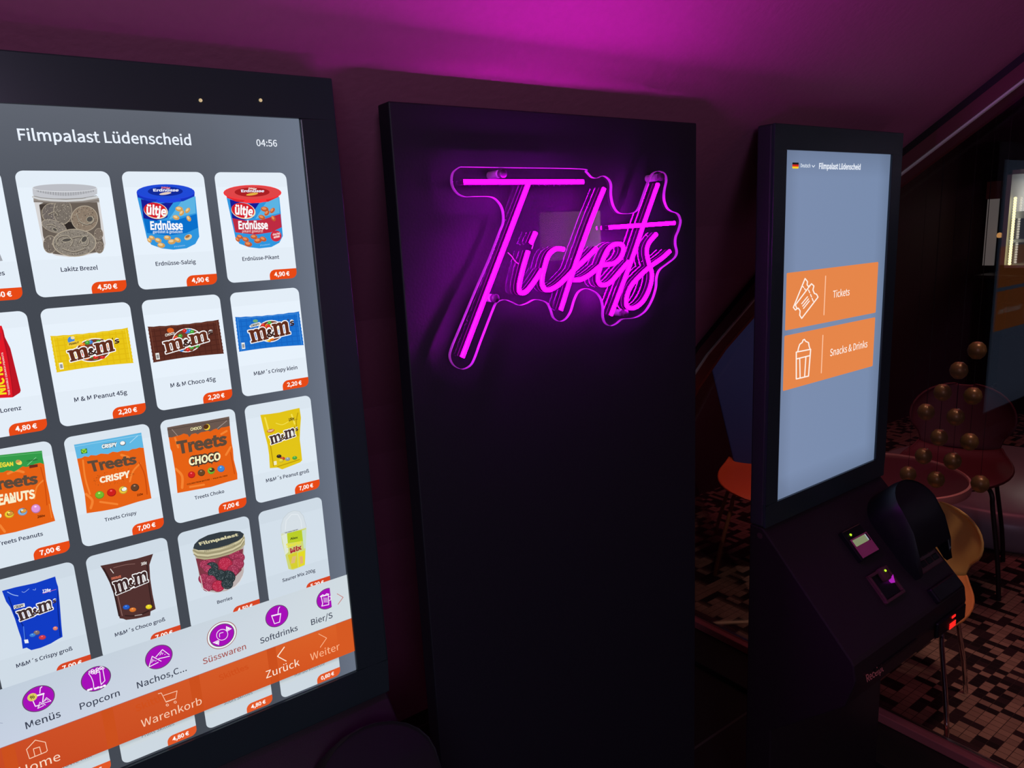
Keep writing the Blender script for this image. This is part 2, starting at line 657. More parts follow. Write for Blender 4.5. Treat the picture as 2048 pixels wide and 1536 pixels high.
S15 = 0.15625
zA, zB, zC, zD, zE, zF, zG, zH = Z(0, 180, S15), Z(320, 180, S15), Z(0, 420, S15), Z(320, 420, S15), Z(0, 660, S15), Z(320, 660, S15), Z(0, 900, S15), Z(320, 900, S15)
zI, zJ, zK, zL, zM = Z(0, 1140, S15), Z(320, 1140, S15), Z(0, 1350, 0.12109), Z(240, 1300, 0.1538), Z(480, 1130, 0.1758)
z1, z2, z3 = Z(0, 80, 0.35156), Z(0, 560, 0.35156), Z(0, 1000, 0.390625)
q6, q7 = Z(1550, 280, 0.1302), Z(1530, 500, 0.19534)

# ------------------------------------------------------------------ self service kiosks (same body twice)
SW, SH, STOP = 0.3942, 0.7008, 1.6098               # display size, height of its upper edge
K1 = (-0.0732, 0.8389, 0.0107)
K2 = (1.2605, 0.8362, 0.0)
XL, XR, ZT = -0.0405, 0.4372, 1.656


def uv1(x, y):
    p = onY(x, y, K1[1])
    return (p.x - K1[0], STOP + K1[2] - p.z)


def uv2(x, y):
    p = onY(x, y, K2[1])
    return (p.x - K2[0], STOP + K2[2] - p.z)


def make_kiosk_body(root, foot_h):
    MB().box(XL, XR, 0.0, 0.033, 0.86, ZT).build('display_housing', M_CASE, root, bevel=0.004)
    b = MB()
    y0, y1 = -0.006, 0.0005
    zb = STOP - SH
    b.box(XL, XR, y0, y1, STOP, ZT)
    b.box(XL, XR, y0, y1, 0.86, zb)
    b.box(XL, 0.0, y0, y1, zb, STOP)
    b.box(SW, XR, y0, y1, zb, STOP)
    b.build('bezel', M_BEZ, root, bevel=0.0015)
    for x, dz in ((0.288, 0.0125), (0.351, 0.0165)):
        bb = MB()
        bb.lathe([(0.0, -0.0005), (0.0018, 0.0), (0.0018, 0.001)], seg=14)
        o = bb.build('sensor_window', mat('amber_sensor', (0.6, 0.5, 0.3), 0.2, emit=(1.0, 0.8, 0.45), estr=0.35), root, True)
        o.location = (x, -0.0065, STOP + dz)
        o.rotation_euler = (math.pi / 2, 0, 0)
    prof = [(0.033, 0.859), (0.003, 0.859), (-0.199, 0.650), (-0.204, 0.642), (-0.2085, 0.612), (-0.207, 0.602), (-0.190, 0.548), (-0.185, 0.542),
            (-0.03, 0.40), (-0.03, 0.03), (0.033, 0.03)]
    MB().prism_x(prof, XL + 0.001, XR - 0.001).build('console', M_CONS, root, bevel=0.003)
    MB().box(XL - 0.01, XR + 0.01, -0.17, 0.06, 0.012, 0.03).build('base_plate', M_CASE, root, bevel=0.003)
    for fx in (XL + 0.03, XR - 0.03):
        for fy in (-0.14, 0.03):
            MB().lathe([(0.0, -foot_h), (0.016, -foot_h), (0.016, 0.012), (0.0, 0.012)], (fx, fy, 0), 14).build('foot', M_DARK, root, True)
    # frame of the slanted console face: x, s down the slope, h out of it
    org, ds, dn = Vector((0, 0.003, 0.859)), Vector((0, -0.695, -0.719)), Vector((0, -0.719, 0.695))

    def sl(x, s, h):
        return org + Vector((x, 0, 0)) + ds * s + dn * h

    def slbox(b, x0, x1, s0, s1, h0, h1, mi=0):
        vs = [sl(x, s, h) for h in (h0, h1) for x, s in ((x0, s0), (x1, s0), (x1, s1), (x0, s1))]
        b.add(vs, [(3, 2, 1, 0), (4, 5, 6, 7), (0, 1, 5, 4), (1, 2, 6, 5), (2, 3, 7, 6), (3, 0, 4, 7)], mi)
        return b

    ct = slbox(MB(), 0.158, 0.231, 0.078, 0.148, -0.002, 0.012).build('card_terminal', M_HOOD, root, bevel=0.002)
    slbox(MB(), 0.164, 0.229, 0.1, 0.144, 0.0122, 0.0142).build('tap_plate', mat('mauve_tap_plate', (0.30, 0.06, 0.17), 0.35, emit=(0.32, 0.03, 0.12), estr=0.12), ct, bevel=0.0006)
    slbox(MB(), 0.167, 0.216, 0.103, 0.118, 0.0143, 0.0149).build('terminal_screen', mat('pale_green_lcd', (0.2, 0.25, 0.15), 0.3, emit=(0.33, 0.42, 0.2), estr=0.55), ct)
    slbox(MB(), 0.2165, 0.2195, 0.103, 0.117, 0.0143, 0.0149).build('screen_glint_bar', mat('pale_lcd_bar', (0.4, 0.45, 0.5), 0.3, emit=(0.5, 0.6, 0.65), estr=0.6), ct)
    slbox(MB(), 0.2205, 0.2245, 0.102, 0.119, 0.0143, 0.0149).build('card_slot', M_DARK, ct)
    led = MB()
    led.lathe([(0.0, 0.0028), (0.002, 0.0024), (0.0032, 0.0)], seg=14)
    o = led.build('status_light', M_GREEN, ct, True)
    o.location = sl(0.178, 0.091, 0.0115)
    o.rotation_euler = (math.radians(46), 0, 0)
    M_RD = mat('dark_rose_plastic', (0.1, 0.035, 0.045), 0.35)
    cr = MB()
    slbox(cr, 0.150, 0.226, 0.178, 0.184, -0.002, 0.008)
    slbox(cr, 0.150, 0.226, 0.236, 0.242, -0.002, 0.008)
    slbox(cr, 0.150, 0.156, 0.184, 0.236, -0.002, 0.008)
    slbox(cr, 0.220, 0.226, 0.184, 0.236, -0.002, 0.008)
    cr = cr.build('chip_reader', M_RD, root, bevel=0.0015)
    slbox(MB(), 0.156, 0.22, 0.184, 0.236, -0.001, 0.002).build('reader_bed', M_HOOD, cr)
    slbox(MB(), 0.184, 0.206, 0.176, 0.205, 0.002, 0.016).build('card_guide', M_RD, cr, bevel=0.004)
    b = MB()
    vs = [sl(0.196, 0.206, 0.010), sl(0.222, 0.200, 0.010), sl(0.219, 0.216, 0.004), sl(0.206, 0.213, 0.004), sl(0.205, 0.209, 0.003), sl(0.22, 0.212, 0.001)]
    b.add(vs, [(0, 1, 2, 3), (0, 4, 5, 1), (3, 2, 5, 4), (0, 3, 4), (1, 5, 2)])
    b.build('slot_light', mat('magenta_slot_light', (0.4, 0.02, 0.4), 0.3, emit=(0.5, 0.02, 0.55), estr=0.7), cr)
    led = MB()
    led.lathe([(0.0, 0.0028), (0.002, 0.0024), (0.0028, 0.0)], seg=14)
    o = led.build('status_light', M_GREEN, cr, True)
    o.location = sl(0.198, 0.186, 0.0155)
    o.rotation_euler = (math.radians(46), 0, 0)
    # pin pad and its privacy hood
    pp = slbox(MB(), 0.315, 0.415, 0.075, 0.232, -0.002, 0.010).build('pin_pad', M_RD, root, bevel=0.003)
    for r in range(4):
        for c in range(3):
            slbox(MB(), 0.326 + c * 0.028, 0.346 + c * 0.028, 0.148 + r * 0.02, 0.161 + r * 0.02, 0.0102, 0.0135).build('key', M_HOOD, pp, bevel=0.001)
    plan = [(0.290, 0.235)] + [(0.282, s) for s in (0.2, 0.15, 0.1)] + [(0.365 - 0.083 * math.cos(math.radians(t)), 0.1 - 0.062 * math.sin(math.radians(t))) for t in range(15, 180, 15)] + [(0.448, s) for s in (0.1, 0.15, 0.2)] + [(0.44, 0.235)]

    def hgt(s):
        return 0.02 + 0.058 * max(0.0, min(1.0, (0.235 - s) / 0.11)) ** 0.8

    hd = MB()
    n = len(plan)
    vs = []
    for i, (x, s) in enumerate(plan):
        cx, cs = 0.365, 0.13
        k = 0.93
        h = hgt(s)
        ix, is_ = cx + (x - cx) * k, cs + (s - cs) * k
        lx, ls = cx + (x - cx) * 0.9, cs + (s - cs) * 0.96
        vs += [sl(x, s, 0.0), sl(x, s, h * 0.75), sl(lx, ls, h), sl(ix * 0.5 + lx * 0.5 * 0.99 + 0.0018, ls, h * 0.97), sl(ix, is_, h * 0.7), sl(ix, is_, 0.0)]
    fs = []
    for i in range(n - 1):
        for k in range(5):
            fs.append((i * 6 + k, (i + 1) * 6 + k, (i + 1) * 6 + k + 1, i * 6 + k + 1))
    fs += [tuple(range(6))[::-1], tuple((n - 1) * 6 + k for k in range(6))]
    fs += [(i * 6 + 3, (i + 1) * 6 + 3, (n - 2 - i) * 6 + 3, (n - 1 - i) * 6 + 3) for i in range(1, n // 2 - 1)]
    fs += [((n // 2 - 1) * 6 + 3, (n // 2) * 6 + 3, (n // 2 + 1) * 6 + 3)]
    hd.add(vs, fs)
    hd.build('privacy_hood', M_HOOD, root, smooth=True)
    # ticket scanner with red light on the right, receipt slot with its word on the lip
    scn = slbox(MB(), 0.30, 0.415, 0.262, 0.296, -0.004, 0.012).build('ticket_scanner', M_HOOD, root, bevel=0.004)
    rd = MB()
    for i in range(5):
        slbox(rd, 0.262 + i * 0.0075, 0.267 + i * 0.0075, 0.326, 0.336, 0.0, 0.002)
    MB().box(0.285, 0.42, -0.216, -0.206, 0.575, 0.612).build('scanner_window', M_HOOD, root, bevel=0.004)
    rw = MB()
    for i in range(6):
        for j in range(3):
            rw.box(0.338 + i * 0.005, 0.3416 + i * 0.005, -0.2175, -0.2162, 0.578 + j * 0.005, 0.5815 + j * 0.005)
    rw.build('red_scan_light', M_REDLED, root)
    o = MB().box(0.346, 0.362, -0.218, -0.2165, 0.602, 0.607).build('red_indicator', M_REDLED, root)
    MB().box(0.03, 0.20, -0.211, -0.2075, 0.6035, 0.6085).build('receipt_slot', M_DARK, root)
    vs, fs, wd = glyphs('Receipt', 0.006)
    nrm = Vector((0, -0.054, -0.017)).normalized()
    fr = [on_plane(x, y, (0, K2[1] - 0.207, 0.602), nrm) - Vector(K2) + nrm * 0.0006 for x, y in ((1731, 1350), (1764, 1327), (1767, 1341), (1734, 1364))]
    wv = MB()
    wv.add([fr[0] * (1 - x / wd) * (y / CAP) + fr[1] * (x / wd) * (y / CAP) + fr[2] * (x / wd) * (1 - y / CAP) + fr[3] * (1 - x / wd) * (1 - y / CAP) for x, y in vs], fs)
    wv.build('receipt_lettering', mat('rose_print', (0.45, 0.16, 0.18), 0.5, emit=(0.4, 0.08, 0.1), estr=0.12), root)
    b = MB()
    b.lathe([(0.0, -0.003), (0.0065, -0.003), (0.0065, 0.0), (0.0, 0.0)], seg=18)
    o = b.build('side_lock', M_CHROME, root)
    o.location = (XL + 0.001, 0.008, 0.84)
    o.rotation_euler = (0, -math.pi / 2, 0)


kiosk_a = thing('self_service_kiosk', 'black self-service kiosk with snack grid on its large screen, at the left', 'kiosk', K1, 0, 'self-service kiosks')
make_kiosk_body(kiosk_a, 0.0107)
kiosk_b = thing('self_service_kiosk', 'black self-service kiosk with two orange buttons on pale blue screen', 'kiosk', K2, 0, 'self-service kiosks')


def copy_parts(src, dst):
    for ch in list(src.children):
        if ch.name.startswith('sensor'):
            continue
        c = ch.copy()
        C.objects.link(c)
        c.parent = dst
        copy_parts(ch, c)


copy_parts(kiosk_a, kiosk_b)
for ch in kiosk_b.children:                         # this one stands on feet with no thread showing
    if ch.name.startswith('foot'):
        ch.scale = (1, 1, 1)
        ch.data = ch.data.copy()
        for v in ch.data.vertices:
            if v.co.z < 0:
                v.co.z = 0.0

# ---- display of the snack kiosk
T = 0.365                                            # one layout unit in metres
CW, CG, CM, V0, CH, GV = 0.2158 * T, 0.0301 * T, 0.0598 * T, 0.1625 * T, 0.3259 * T, 0.0303 * T
CT, OT, OB = 1.5405 * T, 1.7104 * T, 1.8411 * T


def cu0(j): return SW - CM - (3 - j) * (CW + CG) - CW
def cv0(i): return V0 + i * (CH + GV)


bgp = Pic(uv1)
NX, NY = 8, 14
cols = []
pts = []
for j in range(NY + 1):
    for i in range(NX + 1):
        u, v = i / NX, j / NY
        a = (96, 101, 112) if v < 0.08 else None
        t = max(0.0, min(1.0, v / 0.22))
        base = [96 + (68 - 96) * t, 101 + (73 - 101) * t, 112 + (82 - 112) * t]  # backlight bleed at top and right edge put into the screen colour
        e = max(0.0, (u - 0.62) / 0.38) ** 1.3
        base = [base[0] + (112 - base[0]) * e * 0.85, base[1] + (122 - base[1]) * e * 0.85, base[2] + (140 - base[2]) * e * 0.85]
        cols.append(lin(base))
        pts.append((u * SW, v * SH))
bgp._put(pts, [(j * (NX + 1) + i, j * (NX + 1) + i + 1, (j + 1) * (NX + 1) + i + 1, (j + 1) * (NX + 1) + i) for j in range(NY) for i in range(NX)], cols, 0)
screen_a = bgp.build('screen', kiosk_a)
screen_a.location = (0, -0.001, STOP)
INK = (38, 44, 70)
ORANGE = (232, 74, 22)
CARD_DIM = [(228, 238, 248), (228, 238, 248), (219, 230, 240), (207, 219, 230), (205, 216, 225)]  # lower rows dimmer: view-angle falloff of the display put into card colour


def new_tile(i, j, price):
    """card with its price tag; returns the picture to draw the goods on"""
    p = Pic(uv1, 0.00002)
    u, v = cu0(j), cv0(i)
    c = CARD_DIM[i]
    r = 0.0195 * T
    if i == 4:
        p.rrect_uv(u, u + CW, v, v + CH, r, c, 0)
        vv = OB
        for a, b_, ca, cb in ((OB - 0.004, OB + 0.006, (140, 158, 166), (206, 216, 222)), (OB + 0.006, OB + 0.0085, (206, 216, 222), (206, 216, 222))):
            p.poly_uv([(u, a), (u + CW, a), (u + CW, b_), (u, b_)], [ca, ca, cb, cb])
    else:
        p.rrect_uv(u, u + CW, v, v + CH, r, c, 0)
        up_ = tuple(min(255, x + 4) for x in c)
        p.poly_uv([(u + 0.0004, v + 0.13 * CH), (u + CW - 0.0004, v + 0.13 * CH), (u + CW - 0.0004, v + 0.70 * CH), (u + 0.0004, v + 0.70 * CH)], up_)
    if price:
        bw, bh = 0.405 * CW, 0.093 * CH * 1.02
        o = ORANGE if i < 3 else ((214, 70, 36) if i == 3 else (226, 88, 40))
        p.rrect_uv(u + CW - bw, u + CW, v + CH - bh, v + CH, [bh * 0.62, 0, r, 0], o)
        p.text_uv(price, u + CW - bw * 0.83, v + CH - bh * 0.31, bw * 0.56, (255, 250, 246), 0.012)
    return p


def mglyph(fr, x0, x1, y0, y1):
    """polygons of a slab-serif m in a frame"""
    g = bil(fr)

    def q(pts):
        return [g(x0 + (x1 - x0) * x, y0 + (y1 - y0) * y) for x, y in pts]

    def rc(a, b, c, d):
        return q([(a, c), (b, c), (b, d), (a, d)])
    out = [rc(.07, .27, .02, .95), rc(0, .34, .85, 1), rc(0, .2, 0, .15), rc(.41, .60, .22, .95), rc(.36, .66, .85, 1), rc(.74, .93, .22, .95), rc(.69, 1, .85, 1)]
    for s in (0, .33):
        out.append(q([(.2 + s, .17), (.30 + s, .04), (.42 + s, 0), (.52 + s, .03), (.60 + s, .16), (.60 + s, .34), (.42 + s, .34), (.40 + s, .23), (.34 + s, .2), (.27 + s, .28)]))
    return out


def mm_logo(p, fr, brown, ow=2.0, white=(250, 250, 250), lens=False, apos=True):
    parts = mglyph(fr, 0.0, 0.40, 0.02, 1.0) + mglyph(fr, 0.52, 0.90, -0.03, 1.0)
    for q in parts:
        p.line(q, ow * 2, white, True)
    g = bil(fr)
    amp = [g(.37, .3), g(.55, .3), g(.55, .86), g(.37, .86)]
    sfr = [g(.915, -.12), g(1.0, -.12), g(1.0, .42), g(.915, .42)]
    p.ftext('&', amp, white, 0.07)
    if apos:
        p.ftext("s", [g(.91, .0), g(1.01, .0), g(1.01, .42), g(.91, .42)], white, 0.065)
    for q in parts:
        p.poly(q, brown)
    if lens:
        for a in (.30, .82):
            cx, cy = g(a, .5)
            ex, ey = g(a, .9)
            p.line([g(a - .01, .35), g(a + .01, .8)], ow * 1.6, (225, 226, 228))
    p.ftext('&', amp, (60, 35, 30), 0.012)
    if apos:
        p.ftext("s", [g(.91, .0), g(1.01, .0), g(1.01, .42), g(.91, .42)], (60, 35, 30), 0.016)
        p.line([g(.885, -.1), g(.89, .0)], ow * .9, (60, 35, 30))


def candies(p, cx, cy, rx, ry, rot, n=26, seed=1):
    rnd = random.Random(seed)
    p.ell(cx, cy, rx, ry, (250, 250, 250), rot)
    p.ell(cx, cy, rx * .95, ry * .92, (120, 60, 40), rot)
    pal = [(210, 40, 35), (60, 130, 210), (70, 160, 60), (240, 200, 40), (235, 120, 30), (110, 60, 40)]
    c, s = math.cos(math.radians(rot)), math.sin(math.radians(rot))
    for k in range(n):
        a, d = rnd.uniform(0, 6.28), math.sqrt(rnd.uniform(.35, 1)) * .84
        x, y = rx * d * math.cos(a), ry * d * math.sin(a)
        col = rnd.choice(pal)
        p.ell(cx + x * c - y * s, cy + x * s + y * c, rx * .15, ry * .17, col, rot, 12)
        p.ell(cx + x * c - y * s - .6, cy + x * s + y * c - .8, rx * .05, ry * .05, tuple(min(255, v + 70) for v in col), rot, 8)


def peanut(p, x, y, r, rot, col, hi):
    p.ell(x, y, r, r * .66, col, rot, 16)
    p.ell(x - r * .15, y - r * .18, r * .62, r * .34, hi, rot, 12)


def lentil(p, x, y, rx, ry, col, cut=None):
    p.ell(x, y, rx, ry, tuple(int(v * .8) for v in col), -8, 22)
    p.ell(x - .3, y - .5, rx * .88, ry * .84, col, -8, 22)
    if cut:
        p.ell(x + rx * .2, y - ry * .25, rx * .72, ry * .6, (60, 40, 30), -20, 18)
        p.ell(x + rx * .24, y - ry * .25, rx * .62, ry * .5, cut, -20, 18)
    p.ell(x - rx * .1, y - ry * .45, rx * .26, ry * .18, tuple(min(255, v + 80) for v in col), -8, 10)


tiles = []


def done(p, name='product_tile'):
    tiles.append(p.build(name, screen_a))


# row 1
p = new_tile(0, 0, '4,50 €')
p.poly(zC((-60, 520), (0, 565), (35, 650), (-60, 660)), (165, 168, 175))
p.text('es', (-4, 551), (10, 550), INK, 0.007)
done(p)

p = new_tile(0, 1, '4,50 €')
body = zA((428, 1390), (1265, 1390)) + zC((1320, 200), (1350, 430), (1335, 490), (1250, 545), (1050, 590), (880, 602), (720, 585), (600, 535), (560, 480), (520, 300))
p.poly(body, (214, 212, 212))
inn = zA((500, 1470), (560, 1440), (1240, 1430)) + zC((1280, 130), (1300, 330), (1330, 450), (1240, 540), (900, 590), (680, 560), (600, 470), (550, 330), (530, 150))
p.poly(inn, (104, 94, 86))
p.poly(zC((780, 150), (1000, 160), (1010, 240), (850, 262)), (46, 40, 38))
p.poly(zA((500, 1470), (600, 1460), (580, 1530), (520, 1536)), (66, 58, 54))
blobs = [(zC((660, 40))[0], 20, 20, (112, 104, 100)), (zC((800, 20))[0], 19, 26, (120, 112, 104)), (zC((1080, 110))[0], 27, 26, (140, 124, 108)), (zC((690, 210))[0], 26, 12, (134, 126, 118)),
         (zC((640, 440))[0], 14, 18, (116, 106, 98)), (zC((1260, 310))[0], 9, 12, (124, 112, 102)), (zC((1270, 480))[0], 9, 12, (128, 116, 106)), (zC((950, 420))[0], 44, 28, (138, 130, 120))]
rnd = random.Random(5)
for (cx, cy), rx, ry, col in blobs:
    rot = 18 if rx == 26 else 0
    p.ell(cx, cy, rx, ry, (176, 164, 146), rot)
    p.ell(cx, cy, rx * .95, ry * .94, col, rot)
for (cx, cy), rx, ry, col in blobs:
    for k in range(int(rx * ry / 5)):
        a, d = rnd.uniform(0, 6.28), math.sqrt(rnd.random()) * .92
        sz = rnd.uniform(.5, 1.1)
        sh = rnd.choice([(70, 62, 58), (86, 76, 70), (188, 178, 160), (164, 154, 140)])
        x, y = cx + rx * d * math.cos(a), cy + ry * d * math.sin(a)
        p._put([p.uv(x - sz, y), p.uv(x, y - sz), p.uv(x + sz, y), p.uv(x, y + sz)], [(0, 1, 2, 3)], [lin(sh)] * 4)
        p.z -= Pic.EPS * 0.97
for pth in (((760, 470), (720, 420), (760, 350), (860, 335), (930, 400), (900, 470)), ((930, 360), (1010, 345), (1080, 340), (1130, 330)), ((1010, 430), (1060, 360), (1130, 380), (1120, 450), (1040, 470)), ((800, 500), (940, 540), (1080, 500)),
            ((980, 60), (1020, 150), (1110, 190), (1180, 160)), ((1180, 90), (1200, 140), (1160, 180)), ((600, 200), (660, 190), (720, 220)), ((620, 60), (700, 30), (740, 80))):
    q = [tuple(v)[:2] for v in smooth_path(zC(*pth), 4)]
    p.line(q, 2.6, (98, 90, 82))
    p.line([(x - .5, y - .9) for x, y in q], 1.1, (184, 174, 156))
for q, rx, ry, rot in ((zC((1145, 120))[0], 6, 5, -20), (zC((700, 252))[0], 4.5, 2.6, 30), (zC((1075, 375))[0], 4.5, 6.5, 40), (zC((850, 385))[0], 9, 3, -8)):
    p.ell(q[0], q[1], rx + 1, ry + 1, (176, 168, 148), rot)
    p.ell(q[0], q[1], rx, ry, (84, 80, 76), rot)
p.poly(zA((425, 1385), (1262, 1385), (1268, 1440), (430, 1440)), (150, 142, 136))
p.poly(zA((412, 1255), (1238, 1255), (1240, 1330), (1180, 1365), (1000, 1392), (830, 1402), (640, 1395), (480, 1372), (420, 1345)), (196, 198, 204))
p.line(zA((420, 1370), (500, 1395), (650, 1412), (840, 1420), (1050, 1408), (1240, 1375)), 4.4, (206, 207, 208))
p.line(zA((430, 1358), (520, 1382), (680, 1396), (850, 1398), (1050, 1388), (1230, 1356)), 1.2, (128, 126, 124))
p.line(zA((432, 1425), (560, 1440), (840, 1450), (1100, 1440), (1262, 1415)), 1.6, (120, 112, 106))
for k in range(46):
    t = k / 45
    x = 470 + 720 * t
    y = 1300 + 30 * math.sin(math.pi * t)
    p.line(zA((x, y - 14), (x + 2, y + 22 * math.sin(math.pi * t) + 4)), 0.9, (92, 92, 96) if k % 2 else (150, 152, 158))
p.ell(*zA((823, 1258))[0], 64.5, 8.2, (222, 224, 228))
p.ell(*zA((823, 1255))[0], 63.2, 7.4, (188, 190, 197))
p.text('Lakitz Brezel', (121.6, 543.4), (195, 538.8), INK, 0.007)
done(p)


def nut_can(p, sh, lid, lid_hi, band, red):
    def t(*pts):
        return [(x * .35156, 80 + y * .35156) for x, y in sh(pts)]
    p.poly(t((780, 895), (835, 1130), (860, 1165), (920, 1186), (985, 1193), (1060, 1185), (1110, 1160), (1132, 1120), (1110, 890)), (48, 150, 222))
    p.poly(t((800, 905), (900, 930), (985, 925), (960, 960), (950, 1010), (890, 1028), (815, 1015), (808, 960)), (24, 28, 150))
    p.poly(t((1040, 905), (1108, 890), (1112, 985), (960, 1020), (1000, 960)), (92, 180, 228))
    p.poly(t((815, 1015), (900, 1030), (1000, 1025), (1117, 990), (1125, 1068), (1060, 1098), (960, 1112), (835, 1098)), band)
    p.ell(*t((885, 972))[0], 24.5, 16, (240, 225, 190), 12)
    p.ell(*t((882, 969))[0], 23, 14.8, (214, 30, 44), 12)
    p.ftext('ültje', t((832, 938), (948, 955), (942, 1000), (832, 990)), (252, 252, 252), 0.016)
    p.ftext('Erdnüsse', t((852, 1034), (1036, 1034), (1040, 1078), (855, 1078)), (252, 253, 255), 0.016)
    p.ftext('pikant gewürzt' if red else 'geröstet & gesalzen', t((868 if not red else 878, 1084), (1036 if not red else 1008, 1082), (1036 if not red else 1008, 1098), (868 if not red else 878, 1099)), (215, 235, 250) if not red else (245, 200, 200), 0.006)
    c1, c2 = ((214, 160, 84), (240, 206, 150)) if not red else ((196, 92, 48), (232, 146, 92))
    for x, y, r, a in ((1018, 962, 10, 10), (1000, 1010, 9, 20), (1032, 985, 8, -50), (1066, 970, 8, -50), (1072, 1016, 8, 60), (862, 1125, 8, 20), (898, 1140, 9, 20), (950, 1125, 9, 5), (975, 1148, 10, -5), (1008, 1138, 9, 25), (848, 1140, 7, 50), (915, 1168, 10, 10)):
        peanut(p, *t((x, y))[0], r * .78, a, c1, c2)
    if not red:
        peanut(p, *t((1068, 1122))[0], 8, -25, (228, 200, 150), (170, 110, 60))
    else:
        p.ell(*t((1088, 1120))[0], 11, 11, (206, 44, 66))
        p.ftext('ohne Fett', t((1066, 1106), (1112, 1098), (1114, 1110), (1068, 1118)), (250, 220, 220), 0.016)
        p.ftext('geröstet', t((1072, 1122), (1110, 1114), (1112, 1126), (1074, 1134)), (250, 220, 220), 0.02)
    p.ftext('Protein', t((990, 1172), (1050, 1164), (1050, 1172), (990, 1180)), (170, 210, 240), 0.0)
    p.poly(t((775, 868), (780, 895), (840, 918), (940, 928), (1040, 918), (1104, 890), (1105, 865)), lid)
    p.poly(t((880, 920), (900, 926), (990, 925), (1030, 915), (1020, 900), (900, 905)), tuple(min(255, int(v * 1.15) + 8) for v in lid))
    p.ell(*t((940, 866))[0], 58, 15.6, tuple(min(255, int(v * 1.1) + 12) for v in lid))
    p.ell(*t((940, 864))[0], 55.5, 13.8, lid_hi)
    p.ell(*t((938, 862))[0], 35, 9.2, tuple(int(v * .8) for v in lid))
    p.ftext('ültje', t((915, 836), (968, 838), (966, 846), (917, 845)), (240, 120, 120) if not red else (250, 230, 220), 0.016)
    p.ftext('Erdnüsse', t((868, 848), (1016, 848), (1012, 862), (870, 862)), (235, 238, 255), 0.016)
    p.ell(*t((938, 874))[0], 12, 2.4, (228, 206, 190) if not red else (230, 180, 70), -8)


p = new_tile(0, 2, '4,90 €')
nut_can(p, lambda a: a, (22, 52, 190), (32, 74, 214), (10, 112, 204), False)
p.text('Erdnüsse-Salzig', (311, 532), (391, 526.5), INK, 0.007)
done(p)
p = new_tile(0, 3, '4,90 €')
nut_can(p, lambda a: [(1283 + (x - 775) * .908 + (y - 868) * .0, 872 + (y - 868) * .965) for x, y in a], (216, 40, 46), (224, 70, 72), (190, 44, 66), True)
p.text('Erdnüsse-Pikant', (484, 521), (557.5, 518), INK, 0.007)
done(p)

# row 2
p = new_tile(1, 0, '4,80 €')
p.poly(zC((-80, 1480), (20, 1480), (40, 1536)) + zE((60, 90), (130, 230), (265, 770), (255, 800), (160, 860), (0, 868), (-90, 868)), (226, 26, 40))
p.poly(zE((20, -20), (42, 0), (62, 90), (132, 232), (265, 770), (255, 800), (165, 858), (150, 700), (105, 420), (45, 130)), (188, 22, 36))
p.line(zE((48, 60), (110, 380), (160, 760), (166, 850)), 1.0, (150, 14, 28))
p.poly(zE((-60, 20), (20, 40), (10, 130), (-60, 160)), (196, 30, 52))
p.ftext('NIC NAC', zE((-40, 830), (-95, 330), (-5, 320), (78, 820)), (246, 226, 30), 0.016)
p.ftext('THE DOUBLE CRUNCH PEANUTS', zE((110, 832), (16, 288), (36, 284), (132, 828)), (240, 210, 205), 0.012)
p.text('Lorenz', (1.3, 825), (43, 819), INK, 0.007)
done(p)


def flow_pack(p, TL, TR, BR, BL, col, lo, hi):
    g = bil([TL, TR, BR, BL])
    top = [g(t, 0.03 * math.sin(math.pi * t) + 0.012 * (k % 2)) for k, t in enumerate([i / 12 for i in range(13)])]
    bot = [g(t, 1 - 0.03 * math.sin(math.pi * t)) for t in [i / 12 for i in range(13)]]
    rt = [g(1.0 - 0.006 * (k % 2), k / 20) for k in range(1, 20)]
    lf = [g(0.006 * (k % 2), 1 - k / 20) for k in range(1, 20)]
    p.poly(top + rt + bot[::-1] + lf, col)
    for k in range(1, 12):
        p.poly([g(k / 12 - .008, .05), g(k / 12 + .008, .05), g(k / 12 + .008, .95), g(k / 12 - .008, .95)], lo)
    for k in range(1, 7):
        p.poly([g(.02, k / 7 - .015), g(.98, k / 7 - .015), g(.98, k / 7 + .015), g(.02, k / 7 + .015)], lo)
    p.line([g(.035, .04), g(.035, .96)], .9, hi)
    p.line([g(.965, .04), g(.965, .96)], .9, hi)
    p.line([g(.05, .06), g(.95, .06)], .7, hi)
    p.poly([g(.05, .75), g(.10, .75), g(.10, .93), g(.05, .93)], (245, 246, 240))
    p.poly([g(.058, .79), g(.092, .79), g(.092, .90), g(.058, .90)], (150, 150, 150))
    return g


p = new_tile(1, 1, '2,20 €')
g = flow_pack(p, (100, 671.7), (255.5, 655), (267, 725.6), (112.8, 744.8), (233, 198, 24), (226, 188, 20), (246, 222, 70))
candies(p, *zE((1190, 255))[0], 36.5, 23.5, -9, 30, 3)
mm_logo(p, zE((850, 262), (1508, 95), (1530, 245), (898, 405)), (98, 46, 30), 1.9)
p.ell(*zE((905, 125))[0], 7, 7, (70, 140, 220))
p.ell(*zE((925, 95))[0], 4, 3, (240, 222, 170))
p.ell(*zE((950, 172))[0], 15, 5.5, (246, 206, 60), -9)
p.ftext('PEANUT', zE((878, 168), (1004, 142), (1006, 164), (882, 192)), (70, 40, 20), 0.016)
p.text('M & M Peanut 45g', (148.4, 803), (253.4, 787), INK, 0.007)
done(p)

